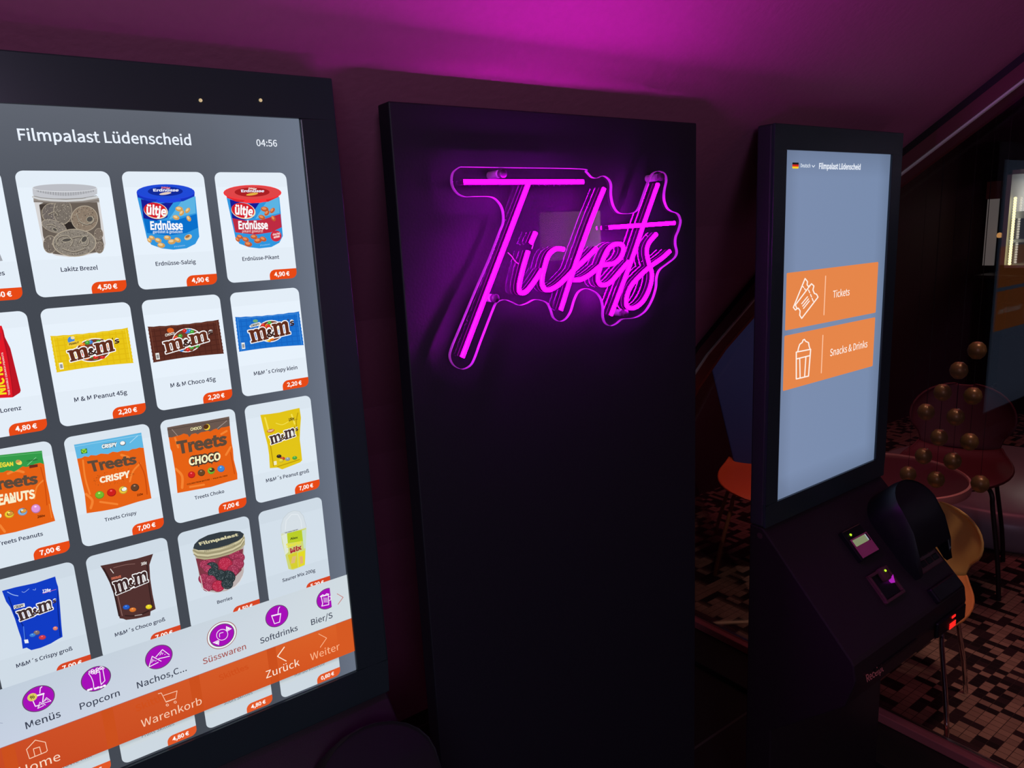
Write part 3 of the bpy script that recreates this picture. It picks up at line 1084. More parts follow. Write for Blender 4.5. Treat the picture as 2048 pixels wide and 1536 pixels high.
p = new_tile(1, 2, '2,20 €')
flow_pack(p, (294.6, 653), (437, 639), (447.5, 707), (305.9, 725), (92, 46, 36), (82, 40, 32), (128, 76, 60))
candies(p, *z2((1062, 342))[0], 30, 24, -9, 30, 4)
mm_logo(p, zF((28, 150), (655, -10), (680, 120), (68, 300)), (98, 46, 30), 1.9)
p.ell(*z2((965, 285))[0], 7, 5, (216, 96, 36))
p.ftext('CHOCO', z2((934, 306), (988, 294), (990, 306), (936, 320)), (240, 232, 220), 0.016)
p.text('M & M Choco 45g', (340, 774), (430, 761), INK, 0.007)
done(p)

p = new_tile(1, 3, '2,20 €')
flow_pack(p, (469.4, 633.8), (597.7, 622.6), (607, 690), (477.4, 703.4), (28, 112, 206), (24, 102, 196), (90, 160, 230))
candies(p, *z2((1537, 290))[0], 27, 22, -9, 30, 5)
mm_logo(p, z2((1405, 286), (1662, 222), (1672, 300), (1425, 357)), (98, 46, 30), 1.8)
p.poly(z2((1412, 262), (1425, 250), (1470, 238), (1480, 246), (1470, 258), (1418, 270)), (236, 236, 228))
p.ftext('CRISPY', z2((1420, 255), (1470, 244), (1472, 253), (1422, 265)), (70, 60, 50), 0.02)
p.ell(*z2((1447, 232))[0], 5, 3.2, (110, 170, 120))
p.text('M&M´s Crispy klein', (506, 749.4), (592.7, 738), INK, 0.007)
done(p)

# row 3
p = new_tile(2, 0, '7,00 €')


def pouch(p, shape, col, hi, lo, streaks):
    p.poly(shape, col)
    for s, w_, c in streaks:
        p.line([tuple(q) for q in smooth_path(s, 4)], w_, c)


OR, OR2, OR3 = (230, 98, 22), (244, 132, 52), (204, 76, 14)
sh = zG((-260, 120), (0, 62), (200, 40), (535, 5), (545, 90), (565, 180), (590, 380), (630, 560), (665, 760), (706, 903), (560, 945), (400, 990), (200, 1045), (0, 1085), (-200, 1130))
pouch(p, sh, OR, OR2, OR3, [(zG((560, 380), (470, 470), (440, 620)), 3.0, OR2), (zG((520, 220), (570, 420), (600, 700)), 2.0, OR3), (zG((630, 690), (660, 860)), 2.0, OR2), (zG((100, 300), (200, 260), (300, 280)), 5.0, OR2), (zG((0, 960), (60, 1040)), 5.0, OR2)])
p.poly(zG((-260, 120), (0, 62), (200, 40), (535, 5), (545, 90), (562, 178), (510, 160), (440, 178), (400, 200), (330, 215), (290, 205), (240, 240), (180, 275), (140, 262), (90, 258), (40, 282), (-100, 290), (-260, 300)), (52, 156, 74))
p.line(zG((0, 82), (540, 28)), .8, (110, 196, 126))
p.line(zG((350, 190), (460, 90)), .9, (150, 214, 160))
p.ftext('VEGAN', zG((-62, 165), (166, 150), (170, 195), (-56, 225)), (246, 226, 60), 0.016)
p.ell(*zG((240, 155))[0], 6.5, 4.8, (240, 216, 90), 20)
p.ell(*zG((228, 142))[0], 5, 2.6, (205, 150, 80), -20)
p.poly(zG((372, 190), (480, 178), (482, 212), (376, 230)), (110, 44, 30))
p.ftext('COLOMBIA', zG((340, 130), (480, 110), (480, 124), (342, 146)), (36, 90, 48), 0.016)
p.ftext('Treets', zG((-195, 395), (480, 300), (487, 420), (-165, 520)), (94, 74, 58), 0.02)
f_ = zG((-105, 590), (440, 505), (450, 605), (-95, 715))
p.ftext('PEANUTS', f_, (70, 52, 44), 0.016)
p.ftext('PEANUTS', f_, (250, 240, 205), 0.02)
lentil(p, *zG((118, 818))[0], 9.5, 7.5, (244, 206, 50), (218, 150, 60))
lentil(p, *zG((287, 785))[0], 9.5, 7.5, (140, 186, 230), (226, 160, 70))
lentil(p, *zG((458, 745))[0], 9.5, 9, (226, 150, 216))
p.ell(*zG((0, 835))[0], 3, 4, (245, 240, 225))
p.ftext('260g', zG((474, 835), (575, 820), (577, 842), (476, 866)), (110, 40, 10), 0.02)
p.text('Treets Peanuts', (-5, 1091.5), (86, 1069.5), INK, 0.007)
done(p)

p = new_tile(2, 1, '7,00 €')
sh = zE((945, 1465), (1250, 1412), (1500, 1368), (1805, 1310)) + zG((1838, -20), (1862, 150), (1890, 350), (1915, 490), (1936, 615), (1760, 660), (1500, 742), (1300, 778), (1108, 806), (1082, 560), (1030, 330), (985, 108))
pouch(p, sh, OR, OR2, OR3, [(zG((1060, 130), (1090, 360), (1150, 560)), 3.5, OR2), (zG((1100, 560), (1180, 640), (1160, 740)), 5.0, OR2), (zG((1790, 170), (1700, 270), (1660, 400)), 3.5, OR2), (zG((1780, 160), (1850, 320), (1880, 560)), 2.5, OR3), (zG((1550, 60), (1640, 90)), 5, OR2), (zG((1280, 660), (1500, 690)), 4, OR2)])
p.poly(zE((945, 1465), (1250, 1412), (1500, 1368), (1805, 1310)) + zG((1835, -30), (1780, -35), (1740, -20), (1690, -15), (1640, 10), (1560, 5), (1500, 25), (1440, 18), (1380, 48), (1290, 42), (1230, 66), (1160, 62), (1130, 84), (1080, 76), (1040, 100), (985, 108)), (96, 184, 228))
p.line(zE((955, 1490), (1810, 1340)), .8, (160, 214, 240))
p.line(zE((1660, 1440), (1760, 1350)), 1.0, (190, 226, 246))
f_ = zE((1300, 1468), (1492, 1440), (1494, 1482), (1302, 1512))
p.ftext('CRISPY', f_, (60, 90, 110), 0.055)
p.ftext('CRISPY', f_, (250, 252, 250), 0.02)
p.ell(*zE((1568, 1447))[0], 6, 4.6, (70, 70, 80), -10)
p.ell(*zE((1566, 1444))[0], 5, 3.8, (246, 246, 244), -10)
p.poly(zG((1030, -10), (1110, -25), (1116, 36), (1040, 46)), (40, 120, 40))
p.ell(*zG((1073, 8))[0], 5.2, 4.4, (150, 216, 60))
p.line(zG((1055, -2), (1073, 22), (1090, -8)), 1.2, (30, 110, 40))
p.ftext('Treets', zG((1112, 150), (1742, 60), (1750, 166), (1152, 272)), (94, 74, 58), 0.02)
rnd = random.Random(9)
for k in range(70):
    a = rnd.uniform(0, 6.28)
    x, y = 1450 + 235 * math.cos(a) + rnd.uniform(-25, 25), 345 + 85 * math.sin(a) - .22 * 235 * math.cos(a) + rnd.uniform(-18, 18)
    q = zG((x, y))[0]
    p.ell(q[0], q[1], rnd.uniform(.3, .9), rnd.uniform(.3, .6), (80, 46, 24), 0, 6)
f_ = zG((1265, 345), (1655, 258), (1660, 335), (1275, 412))
p.ftext('CRISPY', f_, (66, 48, 38), 0.016)
p.ftext('CRISPY', f_, (250, 240, 215), 0.02)
lentil(p, *zG((1270, 565))[0], 9.2, 7.8, (118, 186, 46))
lentil(p, *zG((1422, 535))[0], 9.2, 7.8, (206, 32, 30))
lentil(p, *zG((1570, 503))[0], 8.6, 7.8, (240, 200, 60), (244, 242, 236))
lentil(p, *zG((1720, 470))[0], 8.4, 7.6, (100, 66, 44))
p.ftext('215g', zG((1744, 556), (1822, 540), (1824, 562), (1746, 580)), (110, 40, 10), 0.02)
p.text('Treets Crispy', (208.6, 1039.8), (272.7, 1028), INK, 0.007)
done(p)

p = new_tile(2, 2, '7,00 €')
sh = zF((88, 1245), (300, 1205), (600, 1158), (882, 1105), (890, 1225), (915, 1450)) + zH((930, -10), (940, 120), (985, 300), (988, 372), (860, 405), (650, 470), (480, 500), (220, 548), (200, 330), (185, 230), (150, 20), (130, -20)) + zF((108, 1370),)
pouch(p, sh, OR, OR2, OR3, [(zF((190, 1380), (230, 1500)), 4, OR2), (zH((200, 240), (280, 330), (280, 480)), 5, OR2), (zF((780, 1330), (850, 1290)), 4, OR2), (zH((900, -40), (840, 60)), 4, OR2), (zH((900, 30), (950, 300)), 2, OR3), (zH((380, 470), (560, 440)), 4, OR2)])
p.poly(zF((88, 1245), (300, 1205), (600, 1158), (882, 1105), (890, 1225), (830, 1240), (780, 1246), (745, 1275), (715, 1258), (680, 1272), (640, 1296), (610, 1288), (560, 1300), (520, 1306), (480, 1332), (450, 1318), (400, 1330), (372, 1368), (350, 1335), (300, 1322), (250, 1345), (200, 1355), (150, 1372), (105, 1370)), (106, 88, 80))
p.line(zF((90, 1275), (885, 1140)), .8, (70, 58, 54))
p.line(zF((730, 1260), (850, 1160)), 1.2, (168, 152, 144))
p.line(zF((150, 1270), (220, 1350)), 1.4, (160, 140, 130))
f_ = zF((385, 1252), (525, 1228), (527, 1262), (388, 1288))
p.ftext('CHOCO', f_, (60, 46, 40), 0.055)
p.ftext('CHOCO', f_, (246, 234, 180), 0.016)
p.ell(*zF((595, 1240))[0], 6.6, 6, (236, 206, 60), -30)
p.ell(*zF((585, 1235))[0], 5.6, 4.6, (90, 52, 26), -30)
p.ftext('Treets', z2((1000, 922), (1288, 872), (1291, 932), (1012, 986)), (94, 74, 58), 0.02)
f_ = zH((362, 100), (768, 30), (772, 118), (368, 192))
p.ftext('CHOCO', f_, (74, 56, 46), 0.065)
p.line(zH((480, 160), (492, 205)), 3, (74, 56, 46))
p.line(zH((655, 130), (660, 172)), 2, (74, 56, 46))
p.ftext('CHOCO', f_, (252, 244, 196), 0.016)
lentil(p, *zH((400, 313))[0], 7.4, 6.8, (210, 34, 36))
lentil(p, *zH((525, 287))[0], 7.4, 6.8, (104, 70, 40))
lentil(p, *zH((650, 262))[0], 7.4, 6.8, (122, 190, 56), (84, 54, 32))
lentil(p, *zH((776, 235))[0], 7.4, 6.8, (66, 136, 216))
p.ftext('COLORS FROM NATURE · PALM OIL FREE', zH((338, 428), (858, 314), (860, 328), (340, 444)), (120, 52, 12), 0.02)
p.text('Treets Choko', (388.8, 998), (448, 985), INK, 0.007)
done(p)

p = new_tile(2, 3, '7,00 €')
YE, YE2, YE3 = (226, 196, 24), (244, 224, 84), (188, 156, 12)
sh = zF((1280, 1085), (1400, 1072), (1520, 1055), (1620, 1030), (1782, 995), (1800, 1120), (1790, 1260), (1785, 1400)) + zH((1800, -20), (1815, 130), (1790, 155), (1690, 195), (1560, 245), (1500, 222), (1402, 230), (1392, 60), (1375, -60)) + zF((1320, 1260),)
pouch(p, sh, YE, YE2, YE3, [(zF((1340, 1120), (1390, 1300)), 3, YE2), (zF((1680, 1080), (1720, 1200)), 3, YE2), (zF((1760, 1060), (1740, 1180), (1760, 1350)), 2, YE3), (zH((1410, -60), (1450, 200)), 2.2, YE3), (zH((1500, 210), (1780, 120)), 2, YE3), (zF((1480, 1190), (1560, 1210), (1640, 1170)), 1.4, YE2)])
p.ftext('150g', zF((1640, 1132), (1712, 1112), (1716, 1142), (1644, 1165)), (90, 70, 20), 0.02)
p.line(zF((1690, 1160), (1755, 1138)), .6, (110, 90, 30))
p.ell(*zF((1412, 1288))[0], 7.6, 3.6, (196, 90, 40), -12)
p.ftext('PEANUT', zF((1375, 1284), (1448, 1268), (1450, 1288), (1377, 1306)), (240, 220, 190), 0.02)
mm_logo(p, z2((1527, 888), (1690, 832), (1694, 882), (1540, 936)), (70, 50, 48), 1.4, lens=True)
for x, y, c in ((1515, 75, (50, 40, 40)), (1560, 105, (200, 70, 40)), (1540, 130, (226, 206, 60)), (1715, 95, (80, 170, 70)), (1625, 110, (150, 160, 170))):
    lentil(p, *zH((x, y))[0], 5, 3.6, c)
p.poly(zH((1445, 140), (1482, 132), (1486, 180), (1450, 188)), (240, 236, 200))
p.text('M&M´s Peanut groß', (531, 963), (617, 944.5), INK, 0.007)
done(p)

# row 4
p = new_tile(3, 0, '7,00 €')
BL1, BL2, BL3 = (18, 60, 196), (70, 120, 226), (10, 38, 140)
sh = zI((25, 262), (200, 215), (460, 160), (705, 78), (722, 150), (742, 210), (762, 400), (770, 500), (785, 700), (800, 850), (740, 880), (650, 935), (520, 990), (400, 1020), (340, 988), (290, 1003), (272, 870), (240, 780), (190, 620), (130, 470), (78, 400))
pouch(p, sh, BL1, BL2, BL3, [(zI((95, 275), (160, 310), (230, 325)), 1.6, (150, 184, 240)), (zI((110, 340), (200, 580), (290, 700), (330, 900)), 2.4, BL3), (zI((300, 720), (320, 900)), 2, BL2), (zI((740, 260), (740, 480), (770, 840)), 2.4, BL3), (zI((280, 270), (310, 280), (370, 235)), .8, (160, 190, 240)), (zI((420, 245), (450, 250), (455, 230)), .8, (160, 190, 240))])
p.ftext('128g', zI((540, 248), (648, 228), (650, 268), (545, 286)), (240, 240, 250), 0.016)
p.line(zI((548, 296), (716, 242)), .8, (210, 120, 170))
p.poly(zI((172, 448), (312, 418), (318, 462), (178, 496)), (246, 246, 240))
p.ftext('CRISPY', zI((182, 456), (302, 430), (306, 460), (186, 488)), (60, 56, 60), 0.02)
mm_logo(p, zI((205, 525), (712, 352), (722, 475), (255, 650)), (66, 48, 50), 1.8, lens=True)
lentil(p, *zI((468, 790))[0], 6.4, 4.6, (130, 110, 110))
lentil(p, *zI((415, 822))[0], 6.4, 3.8, (60, 130, 220))
lentil(p, *zI((540, 850))[0], 7.2, 4.6, (206, 60, 76))
lentil(p, *zI((706, 735))[0], 5, 4, (226, 130, 110))
p.poly(zI((306, 880), (356, 874), (366, 920), (318, 926)), (236, 238, 244))
p.text('M&M´s Crispy groß', (33, 1333.4), (145, 1298), INK, 0.007)
done(p)

p = new_tile(3, 1, '7,00 €')
BR1, BR2, BR3 = (82, 50, 48), (140, 104, 98), (52, 32, 32)
sh = z3((513, 335), (600, 318), (700, 298), (783, 274), (764, 330), (768, 400), (780, 480), (796, 556), (770, 568), (768, 590), (700, 605), (645, 612), (630, 606), (612, 604), (590, 500), (560, 420), (535, 370))
pouch(p, sh, BR1, BR2, BR3, [(z3((530, 350), (575, 440), (610, 590)), 3.6, BR3), (z3((580, 345), (640, 330), (690, 325)), 1.0, BR2), (z3((565, 352), (580, 372)), 1.6, (220, 212, 208)), (z3((750, 310), (762, 440), (780, 550)), 2.4, BR3), (z3((640, 590), (700, 590), (760, 566)), 2.4, BR3), (z3((600, 480), (625, 590)), 1.6, BR2), (z3((690, 590), (725, 584)), 1.4, (190, 176, 172))])
p.ftext('200g', z3((720, 320), (750, 311), (751, 325), (722, 333)), (230, 226, 222), 0.016)
p.ftext('CHOCOLATE', z3((568, 396), (618, 384), (619, 394), (570, 406)), (230, 120, 90), 0.02)
mm_logo(p, z3((575, 418), (772, 352), (776, 408), (594, 484)), (62, 40, 40), 1.6, lens=True, apos=False)
lentil(p, *z3((645, 545))[0], 7, 4.8, (40, 96, 200))
lentil(p, *z3((678, 558))[0], 7, 4.6, (222, 120, 50))
lentil(p, *z3((760, 543))[0], 6.6, 4.6, (236, 214, 40))
p.text('M&M´s Choco groß', (229.7, 1271.5), (330, 1240), INK, 0.007)
done(p)

p = new_tile(3, 2, '4,50 €')
body = zH((440, 1340), (1070, 1210)) + zJ((1068, 20), (1040, 110), (960, 200), (850, 262), (720, 286), (600, 268), (530, 220), (500, 100), (480, -60))
p.poly(body, (190, 178, 176))
p.poly(zH((455, 1385), (700, 1370), (1060, 1260)) + zJ((1040, 0), (940, 100), (870, 215), (720, 262), (580, 250), (530, 180), (505, 60)), (128, 56, 70))
rnd = random.Random(12)
for x, y, r, c in ((640, 1430, 13, 'r'), (560, 1460, 11, 'r'), (950, 1330, 15, 'r'), (1010, 1370, 13, 'r'), (990, 1450, 15, 'r'), (830, 1450, 17, 'R'), (660, 1500, 15, 'b'), (600, 1510, 10, 'r'), (930, 1530, 14, 'r'), (560, 1640, 14, 'r'), (860, 1620, 18, 'b'), (760, 1590, 14, 'b'), (680, 1560, 14, 'b'), (640, 1655, 13, 'r'), (600, 1740, 12, 'r'), (735, 1730, 15, 'R'), (850, 1700, 14, 'b')):
    q = zH((x, y))[0]
    col = {'r': (160, 54, 84), 'R': (182, 44, 74), 'b': (46, 58, 62)}[c]
    p.ell(q[0], q[1], r * .86, r * .78, tuple(int(v * .8) for v in col), 0, 16)
    p.ell(q[0], q[1], r * .78, r * .7, col, 0, 16)
    for k in range(int(r * 3)):
        a, d = rnd.uniform(0, 6.28), math.sqrt(rnd.random()) * r * .72
        p.ell(q[0] + d * math.cos(a), q[1] + d * math.sin(a), .42, .42, tuple(min(255, v + (86 if c != 'b' else 110)) for v in col), 0, 5)
        p.z -= Pic.EPS * .9
p.line(zJ((505, 60), (540, 220), (620, 270)), 1.2, (226, 218, 214))
p.line(zJ((900, 235), (990, 170), (1050, 60)), 1.6, (224, 222, 222))
p.poly(zH((405, 1270), (430, 1330), (470, 1375), (560, 1392), (700, 1375), (880, 1325), (1020, 1262), (1075, 1200), (1075, 1110), (1040, 1050), (740, 1190), (430, 1240)), (176, 168, 132))
for dy, c, wd in ((-8, (216, 208, 172), 2.0), (22, (140, 132, 100), 1.2), (48, (214, 206, 170), 2.4), (72, (120, 112, 88), 1.0)):
    p.line(zH((420, 1250 + dy), (470, 1280 + dy), (600, 1290 + dy), (760, 1262 + dy), (920, 1210 + dy), (1020, 1155 + dy), (1062, 1085 + dy)), wd, c)
for k in range(30):
    t = k / 29
    x, y = 560 + 380 * t, 1282 - 86 * t - 10 * math.sin(math.pi * t)
    p.line(zH((x, y - 10), (x + 3, y + 16)), .6, (104, 98, 76))
p.poly(zH((412, 1245), (430, 1190), (490, 1130), (600, 1075), (760, 1035), (920, 1022), (1010, 1026), (1060, 1060), (1045, 1105), (980, 1150), (860, 1200), (740, 1235), (600, 1262), (480, 1268)), (52, 60, 66))
f_ = zH((480, 1172), (985, 1050), (990, 1082), (500, 1206))
p.ftext('Filmpalast', f_, (214, 208, 168), 0.016)
p.ftext('PALAST', zH((640, 1150), (880, 1092), (882, 1108), (642, 1170)), (214, 208, 168), 0.016)
p.text('Berries', (432.8, 1205), (463, 1195.5), INK, 0.007)
done(p)

p = new_tile(3, 3, '5,20 €')
dome = zH((1545, 1050), (1545, 960), (1575, 870), (1640, 800), (1710, 772), (1780, 782), (1830, 840), (1862, 950), (1870, 985), (1800, 1020))
p.poly(dome, (214, 223, 230))
p.line(dome, 1.0, (196, 206, 212))
p.line(zH((1600, 1020), (1610, 900), (1680, 820), (1760, 820), (1800, 900), (1810, 1000)), 1.4, (228, 235, 240))
cup = zH((1545, 1065), (1868, 985), (1862, 1150), (1856, 1380), (1850, 1470), (1700, 1530), (1640, 1520), (1600, 1340), (1560, 1180))
p.poly(cup, (206, 214, 120))
p.poly(zH((1610, 1060), (1810, 1020), (1830, 1160), (1630, 1190)), (186, 206, 40))
p.poly(zH((1550, 1090), (1620, 1060), (1640, 1300), (1600, 1340)), (224, 232, 214))
p.poly(zH((1812, 1030), (1862, 1010), (1858, 1250), (1836, 1260)), (200, 222, 200))
p.poly(zH((1630, 1340), (1750, 1300), (1760, 1500), (1680, 1520)), (214, 206, 50))
p.poly(zH((1760, 1310), (1850, 1280), (1850, 1460), (1770, 1500)), (226, 218, 40))
p.poly(zH((1690, 1360), (1740, 1350), (1720, 1440), (1670, 1450)), (222, 186, 120))
p.poly(zH((1780, 1360), (1820, 1350), (1830, 1440), (1790, 1460)), (226, 176, 110))
p.line(zH((1545, 1075), (1700, 1035), (1868, 985)), 2.0, (214, 220, 222))
p.ftext('THE CREAM CONCEPT', zH((1590, 1052), (1762, 1006), (1764, 1018), (1592, 1066)), (110, 112, 120), 0.02)
p.ftext('Alex', zH((1660, 1120), (1760, 1100), (1762, 1124), (1662, 1146)), (70, 80, 30), 0.016)
f_ = zH((1605, 1200), (1805, 1150), (1812, 1190), (1615, 1245))
p.ftext('Saurer', f_, (120, 130, 20), 0.016)
p.ftext('Saurer', f_, (232, 226, 60), 0.02)
f_ = zH((1655, 1262), (1808, 1208), (1812, 1262), (1664, 1316))
p.ftext('Mix', f_, (244, 236, 220), 0.016)
p.ftext('Mix', f_, (170, 40, 60), 0.02)
p.text('Saurer Mix 200g', (564, 1163), (630, 1143), INK, 0.007)
done(p)

# row 5, mostly under the bars
for j, price, nm, a, b_ in ((0, '4,80 €', 'r Movie Mix', (110, 1540), (183.5, 1513.5)), (1, '4,80 €', 'Fruits Skittles', (283.8, 1473.8), (348.4, 1449)), (2, '4,80 €', 'Sours Skittles', (447.6, 1408.9), (504.5, 1386.4)), (3, '0,60 €', 'Haribo Roulette', (589.3, 1351.9), (648.8, 1328.7))):
    p = new_tile(4, j, price)
    p.text(nm, a, b_, (84, 92, 104))
    done(p)

# header
p = Pic(uv1, 0.0001)
p.text('Filmpalast Lüdenscheid', (37.5, 281.3), (382.5, 289.8), (236, 244, 255), 0.006)
p.build('header_title', screen_a)
p = Pic(uv1, 0.0001)
p.text('04:56', (513, 292.2), (554, 293.3), (240, 246, 255), 0.004)
p.build('clock_digits', screen_a)

# bars
BASE = 0.0016
p = Pic(uv1, BASE)
p.poly_uv([(0, CT), (SW, CT), (SW, OT), (0, OT)], [(192, 205, 220), (208, 218, 224), (210, 221, 226), (198, 208, 226)], 0)
p.build('category_bar', screen_a)
p = Pic(uv1, BASE + 0.0001)
p.poly_uv([(0, OT), (SW, OT), (SW, OB), (0, OB)], [(202, 76, 38), (220, 98, 40), (216, 88, 34), (196, 70, 34)], 0)
for j in range(4):
    u = cu0(j)
    p.poly_uv([(u - CG, OT), (u, OT), (u, OB), (u - CG, OB)], (204, 80, 30))
p.poly_uv([(SW - CM, OT), (SW, OT), (SW, OB), (SW - CM, OB)], (214, 90, 36))
for fr in (zL((185, 710), (640, 520), (680, 580), (205, 790)), zL((1265, 320), (1640, 170), (1670, 225), (1290, 385))):
    p.ftext('Skittles', fr, (208, 80, 30), 0.01)
p.line_uv([(0, OT), (SW, OT)], 0.0006, (170, 110, 120))
p.build('navigation_bar', screen_a)

PUR, RIM, WH = (166, 16, 184), (96, 70, 100), (250, 240, 252)
cent = [zK((635, 368))[0], zI((1225, 1375))[0], zL((500, 75))[0], zJ((785, 822))[0], zJ((1487, 578))[0]]
cuv = [uv1(*q) for q in cent]
vmean = sum(q[1] for q in cuv) / 5
du = (cuv[4][0] - cuv[0][0]) / 4
RAD = 0.0292 * T * 1.33
INK2 = (56, 62, 80)
labels = [('Menüs', (52, 1454.4), (121.7, 1430.9)), ('Popcorn', (159.9, 1415.4), (239.2, 1388.5)), ('Nachos,C...', (274, 1374), (372.6, 1339)), ('Süsswaren', (405, 1326), (491, 1296)), ('Softdrinks', (519.2, 1284.5), (594.2, 1259.5)), ('Bier/S', (621, 1247.8), (663.7, 1234))]
for k in range(6):
    p = Pic(uv1, BASE + 0.0003)
    u, v = (cuv[k][0] if k < 5 else uv1(652.5, 1196)[0]), vmean
    if k == 3:
        p.circ_uv(u, v, RAD * 1.19, (150, 76, 60))
        p.circ_uv(u, v, RAD * 1.14, (236, 240, 242))
    if k == 5:
        ucut = uv1(660.5, 1200)[0]
        ring = lambda r: [(u + r * math.cos(t), v + r * math.sin(t)) for t in [math.acos(max(-1, min(1, (ucut - u) / r))) + (2 * math.pi - 2 * math.acos(max(-1, min(1, (ucut - u) / r)))) * i / 30 for i in range(31)]]
        p.poly_uv(ring(RAD), RIM)
        p.poly_uv(ring(RAD * .94), PUR)
    else:
        p.circ_uv(u, v, RAD, RIM)
        p.circ_uv(u, v, RAD * .94, PUR)
    if k == 0:
        p.line(zK((688, 172), (662, 195), (655, 275)), 1.8, WH)
        p.line(zK((560, 332), (720, 285)), 3.0, WH)
        p.line(zK((718, 280), (700, 420)), 1.9, WH)
        p.line(zK((540, 400), (580, 492), (640, 478)), 1.9, WH)
        p.line(zK((620, 528), (655, 425), (748, 470)), 1.2, WH)
        p.line(zK((620, 528), (720, 480)), 1.2, WH)
        p.line(zK((705, 430), (765, 350), (838, 405), (720, 440)), 1.2, WH)
        p.line(zK((640, 500), (672, 450), (700, 470)), .8, WH)
        p.line(zK((735, 410), (765, 375), (795, 400)), .8, WH)
        p.ell(*zK((530, 342))[0], 10.2, 7.6, (222, 206, 96), -25)
        p.ftext('%', zK((488, 330), (566, 296), (572, 352), (494, 386)), (50, 40, 20), 0.01)
    elif k == 1:
        p.line([tuple(q)[:2] for q in smooth_path(zI((1130, 1310), (1165, 1360), (1190, 1430), (1195, 1490)), 3)], 1.5, WH)
        p.line(zI((1272, 1290), (1280, 1400), (1290, 1450), (1338, 1400), (1312, 1260)), 1.5, WH)
        for x, y in ((1150, 1290), (1180, 1270), (1215, 1275), (1240, 1250), (1280, 1245), (1310, 1240), (1180, 1300), (1215, 1300), (1250, 1280), (1290, 1230)):
            q = zI((x, y))[0]
            p.ell(q[0], q[1], 3.4, 2.6, WH, 0, 10)
            p.ell(q[0], q[1], 1.8, 1.2, PUR, 0, 8)
        for x, y in ((1130, 1516), (1160, 1506), (1215, 1498), (1250, 1485), (1290, 1478), (1330, 1462)):
            q = zI((x, y))[0]
            p.ell(q[0], q[1], 3.6, 2.2, WH, -20, 8)
    elif k == 2:
        p.line(zL((370, 205), (412, 68), (528, 130)), 1.5, WH)
        p.line(zL((370, 205), (490, 145)), 1.5, WH)
        p.line(zL((460, 75), (545, -20), (632, 46)), 1.5, WH)
        p.line(zL((495, 98), (635, 66)), 1.5, WH)
        for a, b2 in (((405, 150), (420, 105)), ((428, 128), (440, 118)), ((455, 128), (462, 124)), ((510, 52), (535, 15)), ((540, 40), (552, 24)), ((575, 44), (580, 40))):
            p.line(zL(a, b2), 1.2, WH)
    elif k == 3:
        p.ell(*zJ((787, 815))[0], 12.2, 11.0, WH, -35)
        p.ell(*zJ((787, 815))[0], 11.0, 9.8, PUR, -35)
        p.line([tuple(q)[:2] for q in smooth_path(zJ((755, 845), (755, 800), (800, 785)), 4)], 1.2, WH)
        p.poly(zJ((835, 765), (838, 705), (910, 738), (850, 775)), WH)
        p.line(zJ((845, 760), (855, 718)), .6, PUR)
        p.line(zJ((855, 765), (885, 735)), .6, PUR)
        p.poly(zJ((730, 885), (665, 915), (745, 945), (750, 890)), WH)
        p.line(zJ((735, 895), (690, 918)), .6, PUR)
        p.line(zJ((740, 900), (730, 935)), .6, PUR)
    elif k == 4:
        p.line(zJ((1418, 572), (1535, 545), (1520, 655), (1455, 675)), 1.5, WH, True)
        p.poly(zJ((1425, 572), (1535, 540), (1535, 556), (1430, 582)), WH)
        p.line(zJ((1500, 545), (1508, 480), (1522, 462)), 1.5, WH)
    else:
        p.line(zM((915, 350), (930, 430), (920, 458), (1000, 440), (995, 330)), 1.4, WH, True)
        p.line(zM((905, 350), (930, 330), (955, 338), (975, 318), (1000, 322)), 1.8, WH)
        p.line(zM((1003, 350), (1022, 345), (1024, 385), (1003, 395)), 1.2, WH)
        for x in (945, 962, 978):
            p.line(zM((x, 362), (x + 3, 415)), 1.0, WH)
    s, a, b2 = labels[k]
    p.text(s, a, b2, (166, 84, 80) if k == 3 else INK2, 0.004)
    p.build('category_button', screen_a)
p = Pic(uv1, BASE + 0.0003)
p.line(zM((1095, 318), (1163, 358), (1105, 438)), 1.1, (196, 96, 84))
p.build('scroll_arrow', screen_a)
p = Pic(uv1, BASE + 0.0003)
p.line([(-10, 1432), (-16, 1441), (5, 1443.5)], 1.0, (150, 160, 184))
p.build('scroll_arrow', screen_a)
CR = (250, 208, 180)
p = Pic(uv1, BASE + 0.0004)
p.line(zK((485, 1356), (435, 1205), (580, 1050), (745, 1085), (778, 1222), (755, 1245)), 1.5, CR, True)
p.line(zK((575, 1318), (548, 1195), (650, 1162), (680, 1278)), 1.5, CR)
p.text('Home', (40, 1546), (121.5, 1518.5), (250, 222, 200))
p.build('home_button', screen_a)
p = Pic(uv1, BASE + 0.0004)
p.line(zL((490, 552), (530, 542), (592, 662), (718, 614), (735, 515), (560, 575)), 1.2, CR)
p.line(zL((590, 655), (718, 612)), 1.2, CR)
for q in zL((608, 698), (710, 661)):
    p.ell(q[0], q[1], 2.9, 2.6, CR)
    p.ell(q[0], q[1], 1.8, 1.5, (214, 88, 40))
p.text('Warenkorb', (282.8, 1451.5), (403, 1406), CR)
p.build('cart_button', screen_a)
p = Pic(uv1, BASE + 0.0004)
p.line(zM((495, 922), (418, 1028), (515, 1080)), 1.8, (255, 236, 214))
p.text('Zurück', (531, 1354.7), (597.8, 1328.7), (255, 238, 220))
p.build('back_button', screen_a)
p = Pic(uv1, BASE + 0.0004)
p.line(zM((885, 773), (975, 820), (903, 925)), 1.3, (255, 184, 140))
p.text('Weiter', (619.8, 1319), (678, 1297), (255, 184, 140))
p.build('forward_button', screen_a)

